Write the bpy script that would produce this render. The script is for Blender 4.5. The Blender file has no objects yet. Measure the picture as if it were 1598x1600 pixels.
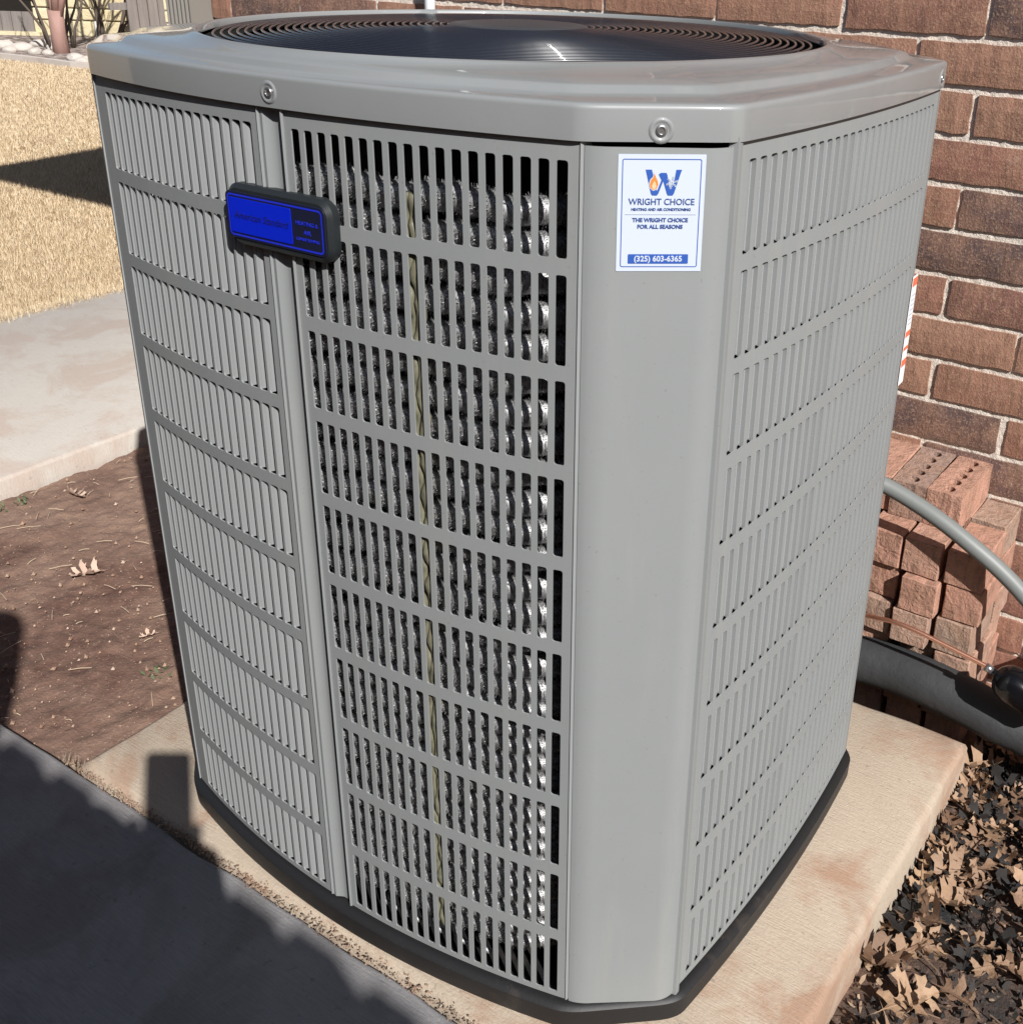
import bpy, bmesh, math, random
from mathutils import Vector, Matrix
R = math.radians
random.seed(7)
scn = bpy.context.scene
col = scn.collection

# ------------------------------------------------------------------ camera
CAM = Vector((0.774, -1.247, 1.472))
F_PX, PX, PY = 1748.1, 942.8, 684.4
YAW, PITCH, ROLL = 0.575, 0.421, 0.029
Fw = Vector((-math.sin(YAW)*math.cos(PITCH), math.cos(YAW)*math.cos(PITCH), -math.sin(PITCH)))
Rt = Vector((math.cos(YAW), math.sin(YAW), 0)); Up = Rt.cross(Fw)
Rv = math.cos(ROLL)*Rt + math.sin(ROLL)*Up
Uv = -math.sin(ROLL)*Rt + math.cos(ROLL)*Up
cd = bpy.data.cameras.new('camera'); cam = bpy.data.objects.new('camera', cd); col.objects.link(cam)
M = Matrix((Rv, Uv, -Fw)).transposed().to_4x4(); M.translation = CAM
cam.matrix_world = M
cd.sensor_fit = 'HORIZONTAL'; cd.sensor_width = 36; cd.lens = F_PX/1598*36
cd.shift_x = (799-PX)/1598; cd.shift_y = (PY-800)/1598
cd.clip_start = 0.01; cd.clip_end = 500
scn.camera = cam

# ------------------------------------------------------------------ light
SUN_D = Vector((-1.583, 0.965, -1.472)).normalized()      # direction the light travels
TOSUN = -SUN_D
w = bpy.data.worlds.new('World'); scn.world = w; w.use_nodes = True
nt = w.node_tree; nt.nodes.clear()
sky = nt.nodes.new('ShaderNodeTexSky'); sky.sky_type = 'NISHITA'; sky.sun_disc = False
sky.sun_elevation = math.asin(TOSUN.z); sky.sun_rotation = math.atan2(TOSUN.x, TOSUN.y)
sky.air_density = 1.0; sky.dust_density = 0.6; sky.ozone_density = 1.5
bg = nt.nodes.new('ShaderNodeBackground'); bg.inputs[1].default_value = 0.055
wo = nt.nodes.new('ShaderNodeOutputWorld')
nt.links.new(sky.outputs[0], bg.inputs[0]); nt.links.new(bg.outputs[0], wo.inputs[0])
sl = bpy.data.lights.new('sun', 'SUN'); sl.energy = 5.0; sl.angle = R(0.53); sl.color = (1.0, 0.975, 0.94)
so = bpy.data.objects.new('sun', sl); col.objects.link(so)
so.rotation_euler = SUN_D.to_track_quat('-Z', 'Y').to_euler(); so.location = (3, -3, 4)
scn.view_settings.view_transform = 'Standard'; scn.view_settings.look = 'None'
scn.view_settings.gamma = 1; scn.view_settings.use_curve_mapping = False
scn.view_settings.exposure = 0.45
scn.render.engine = 'CYCLES'
scn.cycles.max_bounces = 8

# ------------------------------------------------------------------ helpers
def tag(o, label=None, cat=None, group=None, kind=None):
    if label: o['label'] = label
    if cat: o['category'] = cat
    if group: o['group'] = group
    if kind: o['kind'] = kind
    return o

def link(name, me, mat=None, parent=None, loc=(0, 0, 0), rz=0.0, rot=None):
    if mat is not None and len(me.materials) == 0: me.materials.append(mat)
    o = bpy.data.objects.new(name, me); col.objects.link(o)
    if parent: o.parent = parent
    o.location = loc
    o.rotation_euler = rot if rot is not None else (0, 0, rz)
    return o

def empty(name, loc=(0, 0, 0), rz=0):
    o = bpy.data.objects.new(name, None); col.objects.link(o); o.location = loc
    o.rotation_euler = (0, 0, rz); o.empty_display_size = .05
    return o

class MB:
    def __init__(s): s.v = []; s.f = []
    def add(s, vs, fs):
        n = len(s.v); s.v += [tuple(v) for v in vs]; s.f += [tuple(i+n for i in f) for f in fs]
    def quad(s, a, b, c, d): s.add([a, b, c, d], [(0, 1, 2, 3)])
    def box(s, c, d, rz=0):
        x, y, z = d[0]/2, d[1]/2, d[2]/2; ca, sa = math.cos(rz), math.sin(rz)
        vs = []
        for i, j, k in ((-1,-1,-1),(1,-1,-1),(1,1,-1),(-1,1,-1),(-1,-1,1),(1,-1,1),(1,1,1),(-1,1,1)):
            a, b = i*x, j*y; vs.append((c[0]+a*ca-b*sa, c[1]+a*sa+b*ca, c[2]+k*z))
        s.add(vs, [(0,3,2,1),(4,5,6,7),(0,1,5,4),(1,2,6,5),(2,3,7,6),(3,0,4,7)])
    def tube(s, pts, r, n=10, cap=True, closed=False):
        pts = [Vector(p) for p in pts]; m = len(pts)
        rr = r if isinstance(r, (list, tuple)) else [r]*m
        rings = []; prev = None
        for i, p in enumerate(pts):
            if closed: t = pts[(i+1) % m]-pts[i-1]
            else: t = pts[min(i+1, m-1)]-pts[max(i-1, 0)]
            t.normalize()
            ref = Vector((0, 0, 1)) if abs(t.z) < .95 else Vector((1, 0, 0))
            if prev is None: u = t.cross(ref).normalized()
            else:
                u = prev - t*prev.dot(t); u.normalize()
            prev = u; v = t.cross(u)
            rings.append([p + rr[i]*(math.cos(2*math.pi*k/n)*u+math.sin(2*math.pi*k/n)*v) for k in range(n)])
        vs = [v for g in rings for v in g]; fs = []
        for i in range(m if closed else m-1):
            for k in range(n):
                j = (i+1) % m
                fs.append((i*n+k, i*n+(k+1) % n, j*n+(k+1) % n, j*n+k))
        if cap and not closed:
            fs.append(tuple(range(n))[::-1]); fs.append(tuple((m-1)*n+k for k in range(n)))
        s.add(vs, fs)
    def mesh(s, name, smooth=False, angle=None):
        me = bpy.data.meshes.new(name); me.from_pydata(s.v, [], s.f); me.update()
        bm = bmesh.new(); bm.from_mesh(me); bmesh.ops.recalc_face_normals(bm, faces=bm.faces)
        bm.to_mesh(me); bm.free()
        if smooth or angle:
            for p in me.polygons: p.use_smooth = True
        if angle: me.set_sharp_from_angle(angle=R(angle))
        return me
    def rawmesh(s, name, smooth=False):
        me = bpy.data.meshes.new(name); me.from_pydata(s.v, [], s.f); me.update()
        if smooth:
            for p in me.polygons: p.use_smooth = True
        return me
    def build(s, name, mat=None, parent=None, smooth=False, angle=None, **k):
        return link(name, s.mesh(name, smooth, angle), mat, parent, **k)

def bevel(o, wd, seg=2, ang=30):
    m = o.modifiers.new('bevel', 'BEVEL'); m.width = wd; m.segments = seg; m.limit_method = 'ANGLE'; m.angle_limit = R(ang)
    return o

# ------------------------------------------------------------------ materials
class NT:
    def __init__(s, name, color=(.5, .5, .5), rough=.6, metal=0, spec=None, coat=0, coat_rough=.1):
        s.m = bpy.data.materials.new(name); s.m.use_nodes = True; s.t = s.m.node_tree
        s.b = s.t.nodes['Principled BSDF']
        s.b.inputs['Base Color'].default_value = (*color, 1); s.b.inputs['Roughness'].default_value = rough
        s.b.inputs['Metallic'].default_value = metal
        if spec is not None: s.b.inputs['Specular IOR Level'].default_value = spec
        s.b.inputs['Coat Weight'].default_value = coat; s.b.inputs['Coat Roughness'].default_value = coat_rough
        s.tc = s.t.nodes.new('ShaderNodeTexCoord')
    def n(s, t, **k):
        nd = s.t.nodes.new(t)
        for a, b in k.items(): setattr(nd, a, b)
        return nd
    def l(s, a, b): s.t.links.new(a, b)
    def noise(s, scale, detail=4, rough=.6, stretch=None, src='Object', dist=0, rot=None):
        nd = s.n('ShaderNodeTexNoise'); nd.inputs['Scale'].default_value = scale; nd.inputs['Detail'].default_value = detail
        nd.inputs['Roughness'].default_value = rough; nd.inputs['Distortion'].default_value = dist
        mp = s.n('ShaderNodeMapping')
        if stretch: mp.inputs['Scale'].default_value = stretch
        if rot: mp.inputs['Rotation'].default_value = rot
        s.l(s.tc.outputs[src], mp.inputs[0]); s.l(mp.outputs[0], nd.inputs['Vector'])
        return nd.outputs[0]
    def ramp(s, fac, stops, interp='LINEAR'):
        r = s.n('ShaderNodeValToRGB'); e = r.color_ramp.elements; r.color_ramp.interpolation = interp
        while len(e) < len(stops): e.new(.5)
        for i, (p, c) in enumerate(stops):
            e[i].position = p; e[i].color = (*c, 1) if len(c) == 3 else c
        s.l(fac, r.inputs[0]); return r.outputs[0]
    def mix(s, fac, a, b, mode='MIX'):
        m = s.n('ShaderNodeMix', data_type='RGBA', blend_type=mode)
        for sock, v in ((m.inputs[0], fac), (m.inputs[6], a), (m.inputs[7], b)):
            if isinstance(v, (int, float)): sock.default_value = v
            elif isinstance(v, tuple): sock.default_value = (*v, 1)
            else: s.l(v, sock)
        return m.outputs[2]
    def math(s, op, a, b=0.0):
        m = s.n('ShaderNodeMath', operation=op)
        for i, v in enumerate((a, b)):
            if isinstance(v, (int, float)): m.inputs[i].default_value = v
            else: s.l(v, m.inputs[i])
        return m.outputs[0]
    def bump(s, h, strength=.3, dist=.005):
        b = s.n('ShaderNodeBump'); b.inputs['Strength'].default_value = strength; b.inputs['Distance'].default_value = dist
        s.l(h, b.inputs['Height']); s.l(b.outputs[0], s.b.inputs['Normal'])
    def color(s, c): s.l(c, s.b.inputs['Base Color'])
    def rough(s, c): s.l(c, s.b.inputs['Roughness'])

def plain(name, c, rough=.6, metal=0, **k): return NT(name, c, rough, metal, **k).m

# painted sheet steel of the cabinet
n_ = NT('grey_paint', (.27, .27, .26), .6, 0, spec=.25)
c_ = n_.mix(n_.noise(6, 6, .7), (.218, .229, .231), (.243, .254, .255))
# dust held in faint vertical runs and small specks
run = n_.ramp(n_.noise(16, 5, .7, stretch=(1, 1, .10)), [(.50, (0, 0, 0)), (.72, (1, 1, 1))])
c_ = n_.mix(n_.math('MULTIPLY', run, .22), c_, (.32, .305, .28))
spk = n_.ramp(n_.noise(210, 2, .5), [(.70, (0, 0, 0)), (.76, (1, 1, 1))])
c_ = n_.mix(n_.math('MULTIPLY', spk, .35), c_, (.12, .115, .10))
n_.color(c_)
n_.rough(n_.math('ADD', n_.math('MULTIPLY', n_.noise(30, 5, .6), .16), .52))
n_.bump(n_.noise(7, 3, .5), .10, .004)
PAINT = n_.m
n_ = NT('grey_paint_vane_lit', (.27, .27, .255), .42, 0, coat=.1)
n_.color(n_.mix(n_.noise(14, 4, .6), (.262, .273, .276), (.290, .300, .302)))  # same cabinet paint, colour lightened to paint in sun on the slats
VANE = n_.m
n_ = NT('cap_paint', (.26, .255, .24), .2, 0, coat=.9, coat_rough=.05, spec=.4)
n_.color(n_.mix(n_.noise(11, 5, .65), (.205, .214, .216), (.236, .245, .246)))
n_.rough(n_.math('ADD', n_.math('MULTIPLY', n_.noise(24, 5, .7), .16), .38))
CAPM = n_.m
n_ = NT('base_plastic', (.025, .025, .026), .55)
n_.color(n_.mix(n_.ramp(n_.noise(12, 6, .7), [(.58, (0, 0, 0)), (.8, (1, 1, 1))]), (.009, .009, .010), (.045, .036, .03)))
n_.bump(n_.noise(180, 3, .5), .2, .001)
PAN = n_.m
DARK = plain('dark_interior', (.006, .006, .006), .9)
GUARD = NT('guard_coating', (.010, .013, .020), .30, 0, coat=.6, coat_rough=.05).m
FANM = plain('fan_aluminium', (.12, .12, .125), .45, .8)
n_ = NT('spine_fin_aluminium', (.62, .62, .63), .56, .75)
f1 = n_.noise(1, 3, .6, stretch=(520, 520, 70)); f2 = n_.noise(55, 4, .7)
n_.color(n_.mix(n_.ramp(f1, [(.36, (0, 0, 0)), (.62, (1, 1, 1))]), n_.mix(f2, (.11, .11, .112), (.23, .23, .232)), (.50, .50, .503)))  # dark streaks paint the shade in the gaps between fins
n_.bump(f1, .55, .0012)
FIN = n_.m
n_ = NT('yellowed_spacer', (.42, .40, .24), .4)
n_.color(n_.mix(n_.noise(60, 3, .6), (.06, .057, .04), (.22, .21, .14))); SPACER = n_.m
COPPER = plain('copper', (.86, .46, .32), .38, 1.0)
COPPER_D = plain('copper_dull', (.32, .12, .08), .45, .7)
STEEL = plain('screw_steel', (.42, .42, .43), .32, .9)
SILVER = plain('bright_steel', (.7, .7, .7), .25, 1.0)

def concrete(name, a, b, stain, brush_dir=None, edge=False, stain_amt=.5, seed=0, bump=.25, extra=None):
    n = NT(name, a, .85)
    base = n.mix(n.noise(5+seed*.1, 6, .65), a, b)
    fine = n.noise(180, 4, .7)
    base = n.mix(n.math('MULTIPLY', fine, .5), base, tuple(x*.55 for x in a))
    st = n.ramp(n.noise(3.4+seed*.07, 6, .65, dist=.6), [(.47, (0, 0, 0)), (.60, (1, 1, 1))])
    base = n.mix(n.math('MULTIPLY', st, stain_amt), base, stain)
    spk = n.ramp(n.noise(75, 3, .6), [(.64, (0, 0, 0)), (.70, (1, 1, 1))])
    base = n.mix(n.math('MULTIPLY', spk, .45), base, tuple(x*.35 for x in a))  # shade of small pits put into the colour as dark specks
    if brush_dir is not None:
        br = n.noise(22, 5, .7, stretch=(1, 14, 1), rot=(0, 0, brush_dir), dist=.3)
        base = n.mix(n.math('MULTIPLY', n.ramp(br, [(.42, (0, 0, 0)), (.62, (1, 1, 1))]), .22), base, tuple(x*.6 for x in b))
        h = n.math('ADD', n.math('MULTIPLY', br, .8), n.math('MULTIPLY', fine, .5))
    else: h = n.math('ADD', fine, n.math('MULTIPLY', n.noise(30, 5, .7), .8))
    n.color(base); n.bump(h, bump, .004)
    return n.m
PADM = concrete('pad_concrete', (.56, .465, .365), (.46, .37, .28), (.35, .20, .13), brush_dir=.4, stain_amt=.8, bump=.8)
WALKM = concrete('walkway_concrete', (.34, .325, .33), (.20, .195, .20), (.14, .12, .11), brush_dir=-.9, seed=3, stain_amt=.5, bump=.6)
FARW = concrete('far_walk_concrete', (.59, .545, .49), (.50, .455, .405), (.38, .25, .19), brush_dir=.2, seed=6, stain_amt=.4, bump=.5)

n_ = NT('red_dirt', (.12, .06, .04), .95)
big = n_.noise(2.2, 5, .6); med = n_.noise(16, 6, .7); fin = n_.noise(120, 4, .7)
c_ = n_.mix(n_.ramp(med, [(.35, (0, 0, 0)), (.68, (1, 1, 1))]), (.10, .050, .036), (.185, .108, .078))
c_ = n_.mix(n_.ramp(big, [(.45, (0, 0, 0)), (.62, (1, 1, 1))]), c_, (.235, .150, .110))
c_ = n_.mix(n_.ramp(fin, [(.60, (0, 0, 0)), (.72, (1, 1, 1))]), c_, (.38, .275, .21))
n_.color(c_); n_.bump(n_.math('ADD', med, n_.math('MULTIPLY', fin, .6)), .7, .012); DIRT = n_.m

n_ = NT('mulch_bed', (.03, .028, .028), .9)
c_ = n_.mix(n_.ramp(n_.noise(5, 5, .6), [(.42, (0, 0, 0)), (.6, (1, 1, 1))]), (.020, .020, .021), (.13, .075, .05))
c_ = n_.mix(n_.ramp(n_.noise(95, 4, .7), [(.55, (0, 0, 0)), (.7, (1, 1, 1))]), c_, (.16, .12, .095))
n_.color(c_); n_.bump(n_.noise(70, 5, .7), .8, .01); BED = n_.m

n_ = NT('lawn_soil', (.3, .2, .1), .95)
c_ = n_.mix(n_.noise(3, 5, .6), (.50, .355, .195), (.38, .25, .13))
c_ = n_.mix(n_.ramp(n_.noise(60, 4, .7, stretch=(1, 1, 1)), [(.5, (0, 0, 0)), (.75, (1, 1, 1))]), c_, (.18, .11, .06))
n_.color(c_); n_.bump(n_.noise(80, 4, .7), .6, .02); LAWN = n_.m
n_ = NT('dormant_grass', (.55, .40, .22), .7)
oi = n_.n('ShaderNodeNewGeometry')
n_.color(n_.mix(n_.noise(1.6, 4, .6), n_.ramp(oi.outputs['Random Per Island'], [(0, (.42, .30, .175)), (.5, (.60, .475, .31)), (1, (.74, .64, .48))]), (.55, .43, .28)))
GRASS = n_.m

def brick_mat(name, stops, mortar_smear=(.5, .42, .34), smear=.25, swirl=False):
    n = NT(name, (.3, .1, .06), .85)
    g = n.n('ShaderNodeNewGeometry'); o = n.n('ShaderNodeObjectInfo')
    r = n.math('FRACT', n.math('ADD', n.math('MULTIPLY', g.outputs['Random Per Island'], 3.7), o.outputs['Random']))
    c = n.ramp(r, stops, 'LINEAR')
    # object-space noise shifted by the brick's own random so no two bricks repeat
    mp = n.n('ShaderNodeMapping'); n.l(n.tc.outputs['Object'], mp.inputs[0])
    cx = n.n('ShaderNodeCombineXYZ'); n.l(n.math('MULTIPLY', o.outputs['Random'], 37.0), cx.inputs[0]); n.l(n.math('MULTIPLY', o.outputs['Random'], 91.0), cx.inputs[2])
    n.l(cx.outputs[0], mp.inputs['Location'])
    def nz(scale, det, ro, st=(1, 1, 1), dist=0):
        m2 = n.n('ShaderNodeMapping'); m2.inputs['Scale'].default_value = st; n.l(mp.outputs[0], m2.inputs[0])
        t = n.n('ShaderNodeTexNoise'); t.inputs['Scale'].default_value = scale; t.inputs['Detail'].default_value = det
        t.inputs['Roughness'].default_value = ro; t.inputs['Distortion'].default_value = dist; n.l(m2.outputs[0], t.inputs['Vector']); return t.outputs[0]
    patch = nz(14, 4, .6); streak = nz(45, 5, .7, (1.6, 1, .55)); grit = nz(220, 4, .7)
    c = n.mix(n.math('MULTIPLY', n.ramp(patch, [(.4, (0, 0, 0)), (.62, (1, 1, 1))]), .55), c, (.33, .18, .118))
    c = n.mix(n.math('MULTIPLY', n.ramp(streak, [(.46, (0, 0, 0)), (.64, (1, 1, 1))]), .45), c, (.095, .05, .036))
    c = n.mix(n.math('MULTIPLY', n.ramp(grit, [(.52, (0, 0, 0)), (.66, (1, 1, 1))]), .6), c, (.44, .29, .19))
    c = n.mix(n.math('MULTIPLY', n.ramp(nz(26, 5, .75), [(.62, (0, 0, 0)), (.72, (1, 1, 1))]), smear), c, mortar_smear)
    n.color(c)
    h = n.math('ADD', n.math('MULTIPLY', streak, .9), n.math('MULTIPLY', grit, .6))
    if swirl: h = n.math('ADD', h, n.math('MULTIPLY', nz(38, 3, .5, (1, 1, 1), 2.4), .9))
    n.bump(h, .75, .005 if swirl else .004)
    return n.m
BRICK = brick_mat('wall_brick', [(0, (.078, .050, .050)), (.2, (.125, .076, .070)), (.3, (.27, .125, .085)), (.6, (.34, .18, .122)), (.8, (.29, .13, .092)), (1, (.17, .085, .072))])
PILEB = brick_mat('pile_brick', [(0, (.42, .215, .155)), (.35, (.50, .275, .20)), (.5, (.27, .195, .165)), (.68, (.44, .28, .215)), (.82, (.28, .22, .17)), (1, (.54, .30, .22))], (.55, .38, .28), .35, True)
n_ = NT('mortar', (.6, .5, .4), .95)
n_.color(n_.mix(n_.noise(45, 5, .7), (.80, .73, .64), (.64, .56, .48))); n_.bump(n_.math('ADD', n_.noise(90, 5, .75), n_.noise(25, 4, .7)), .9, .006); MORTAR = n_.m

n_ = NT('oak_leaf_dry', (.4, .24, .12), .7)
o_ = n_.n('ShaderNodeObjectInfo')
c_ = n_.ramp(o_.outputs['Random'], [(0, (.11, .062, .038)), (.4, (.23, .14, .085)), (.75, (.36, .235, .145)), (1, (.17, .10, .065))])
n_.color(n_.mix(n_.math('MULTIPLY', n_.ramp(n_.noise(60, 4, .7), [(.5, (0, 0, 0)), (.7, (1, 1, 1))]), .5), c_, (.20, .11, .06)))
n_.bump(n_.noise(90, 3, .6), .8, .003); LEAF = n_.m
n_ = NT('leaf_shade_dark', (.03, .03, .032), .8, spec=.2)
n_.color(n_.mix(n_.noise(50, 4, .6), (.010, .010, .011), (.045, .040, .037))); LEAFD = n_.m  # near-black copy of the leaf colour, painting leaves that lie in shade
TWG = plain('twig', (.20, .13, .09), .85)
LEAFP = plain('leaf_pale', (.50, .36, .28), .8)
GREEN = plain('weed_green', (.10, .125, .06), .7)
STRAW = plain('dry_straw', (.55, .44, .31), .75)

def bake(o, angle=32):
    """apply the modifiers and re-mark sharp edges so that rims never bend the shading of the sheet"""
    bpy.context.view_layer.update()
    me = bpy.data.meshes.new_from_object(o.evaluated_get(bpy.context.evaluated_depsgraph_get()))
    nm = o.data.name; o.modifiers.clear(); o.data = me; me.name = nm
    for p in me.polygons: p.use_smooth = True
    me.set_sharp_from_angle(angle=R(angle)); return o

# ------------------------------------------------------------------ ground
def height_grid(name, x0, x1, y0, y1, nx, ny, zf, mat):
    mb = MB()
    vs = [(x0+(x1-x0)*i/nx, y0+(y1-y0)*j/ny, zf(x0+(x1-x0)*i/nx, y0+(y1-y0)*j/ny)) for j in range(ny+1) for i in range(nx+1)]
    fs = [(j*(nx+1)+i, j*(nx+1)+i+1, (j+1)*(nx+1)+i+1, (j+1)*(nx+1)+i) for j in range(ny) for i in range(nx)]
    mb.add(vs, fs); return link(name, mb.rawmesh(name, True), mat)
from mathutils import noise as mn
def nz(x, y, s, seed=0): return mn.noise(Vector((x*s, y*s, seed)))
tag(height_grid('ground', -60, 40, -30, 70, 10, 10, lambda x, y: -.16, LAWN), kind='structure')
tag(height_grid('dirt_bed', -2.23, -.9, -.40, 3.2, 170, 380, lambda x, y: -.062+.012*nz(x, y, 3)+.008*nz(x, y, 11, 3)+.006*nz(x, y, 30, 5)+.004*nz(x, y, 70, 8), DIRT), kind='structure')
tag(height_grid('mulch_bed', -.9, 2.6, -.40, 1.1, 150, 70, lambda x, y: -.105+.012*nz(x, y, 4)+.008*nz(x, y, 14, 3), BED), kind='structure')
tag(height_grid('lawn', -24, -3.63, -8, 24, 60, 60, lambda x, y: -.022+.02*nz(x, y, .6), LAWN), kind='structure')

def slab(name, x0, x1, y0, y1, z0, z1, mat, wob=.004, bev=.012, step=.03, seed=0):
    bm = bmesh.new()
    pts = []
    def edge(a, b):
        L = (Vector(b)-Vector(a)).length; k = max(1, int(L/step))
        for i in range(k):
            t = i/k; pts.append((a[0]+(b[0]-a[0])*t, a[1]+(b[1]-a[1])*t))
    edge((x0, y0), (x1, y0)); edge((x1, y0), (x1, y1)); edge((x1, y1), (x0, y1)); edge((x0, y1), (x0, y0))
    P = [(x+wob*nz(x, y, 9, seed), y+wob*nz(x, y, 9, seed+5)) for x, y in pts]
    cx, cy = (x0+x1)/2, (y0+y1)/2
    def ring(ins, z, jit):
        out = []
        for (x, y) in P:
            dx = max(-1, min(1, (x-cx)/((x1-x0)/2)*1.0)); dy = max(-1, min(1, (y-cy)/((y1-y0)/2)))
            sx = ins*(1 if dx > .98 else -1 if dx < -.98 else 0); sy = ins*(1 if dy > .98 else -1 if dy < -.98 else 0)
            j = jit*nz(x, y, 34, seed+9)
            out.append((x-sx, y-sy, z+j))
        return out
    rings = [ring(0, z0, 0), ring(0, z1-bev, .002), ring(bev*.3, z1-bev*.3, .0015), ring(bev, z1, 0)]
    n = len(P); vs = [v for r in rings for v in r]; fs = []
    for a in range(3):
        for k in range(n): fs.append((a*n+k, a*n+(k+1) % n, (a+1)*n+(k+1) % n, (a+1)*n+k))
    fs.append(tuple(3*n+k for k in range(n)))
    mb = MB(); mb.add(vs, fs); bm.free()
    o = mb.build(name, mat, angle=50); return o
PADX0, PADX1, PADY0, PADY1 = -.973, .416, -.366, .70
pad = slab('concrete_pad', PADX0, PADX1, PADY0, PADY1, -.15, 0, PADM, bev=.014, wob=.006)
tag(pad, 'tan concrete equipment pad under the grey air conditioner with red dirt stains', 'concrete pad')
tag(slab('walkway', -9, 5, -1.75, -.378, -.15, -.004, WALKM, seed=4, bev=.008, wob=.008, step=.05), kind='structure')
tag(slab('side_path', -3.62, -2.246, -.372, 6, -.15, 0, FARW, seed=7, bev=.012, step=.05), kind='structure')

# debris packed in the joint between the pad and the walkway
mb = MB()
for i in range(1500):
    x = random.uniform(-1.0, .42); y = -.372+random.gauss(0, .0055)
    s = random.uniform(.0008, .0028); a = random.uniform(0, 3.14)
    mb.box((x, y, random.uniform(-.008, .001)), (s*random.uniform(.6, 2.4), s*.8, s*.7), a)
GRIT = brick_mat('joint_grit_mat', [(0, (.10, .07, .05)), (.5, (.35, .27, .2)), (1, (.5, .42, .33))])
tag(mb.build('joint_grit', GRIT), 'crumbs and grit packed along the joint between pad and walkway', 'grit', kind='stuff')

# ------------------------------------------------------------------ AC unit outline
CX, CY = -.291, .140
def fy(x, off=0): return -.344+.32*(x+.291)**2+off
def gx(y, off=0): return .256-.155*(y-.14)**2-off
XA, XB_Y, = .118, -.187
HT = 1.278
unit = empty('air_conditioner', (CX, CY, 0))
tag(unit, 'grey outdoor air conditioner with louvered sides and black fan guard on concrete pad', 'air conditioner')
def U(o): # parent keeping world coordinates
    o.parent = unit; o.location = Vector(o.location)-Vector((CX, CY, 0)); return o
def outline(ins=0.0, n_side=24, n_corner=6, rc=.03):
    """closed plan outline, starting at the front-right corner A, counter clockwise"""
    A = (.118, fy(.118)); B = (gx(-.187), -.187)
    pts = []
    # right side B -> R
    side_r = [(gx(-.187+.654*i/n_side), -.187+.654*i/n_side) for i in range(n_side+1)]
    front = [(.118-.818*i/n_side, fy(.118-.818*i/n_side)) for i in range(n_side+1)]
    left = [(2*CX-x, 2*CY-y) for x, y in side_r]
    back = [(2*CX-x, 2*CY-y) for x, y in front]
    raw = front[::-1]+side_r+back[::-1]+left       # front: left->right, right: front->back, back: right->left, left: back->front
    # corner softening by Chaikin on the whole loop only near corners
    P = [Vector((x, y)) for x, y in raw]
    out = []
    n = len(P)
    for i in range(n):
        a, b, c = P[i-1], P[i], P[(i+1) % n]
        ang = (b-a).angle(c-b)
        if ang > .15:
            u = (a-b); v = (c-b); r = min(rc, u.length*.45 if u.length > .05 else .02)
            r1 = min(rc, u.length*.49); r2 = min(rc, v.length*.49)
            p1 = b+u.normalized()*r1; p2 = b+v.normalized()*r2
            for k in range(n_corner+1):
                t = k/n_corner; out.append((1-t)**2*p1+2*t*(1-t)*b+t*t*p2)
        else: out.append(b)
    if ins:
        res = []
        m = len(out)
        for i in range(m):
            t = (out[(i+1) % m]-out[i-1]).normalized(); nrm = Vector((-t.y, t.x))
            res.append(out[i]+nrm*ins)
        out = res
    return out
def loft(name, rings, mat, capb=False, capt=False, angle=40):
    n = len(rings[0]); vs = [v for r in rings for v in r]; fs = []
    for a in range(len(rings)-1):
        for k in range(n): fs.append((a*n+k, a*n+(k+1) % n, (a+1)*n+(k+1) % n, (a+1)*n+k))
    if capb: fs.append(tuple(range(n))[::-1])
    if capt: fs.append(tuple((len(rings)-1)*n+k for k in range(n)))
    mb = MB(); mb.add(vs, fs); return mb.build(name, mat, angle=angle)

# base pan
O = outline
def at(pts, z): return [(p.x, p.y, z) for p in pts]
pan = loft('base_pan', [at(O(-.008), 0), at(O(-.013), .005), at(O(-.014), .038), at(O(-.010), .042), at(O(-.004), .044), at(O(.03), .046)], PAN, capb=True, capt=True)
U(pan)
# black shell added to stand in for the shade inside the cabinet
lin = loft('inner_shade_shell', [at(O(.115, rc=.05), .046), at(O(.115, rc=.05), 1.27)], DARK); U(lin)

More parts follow.
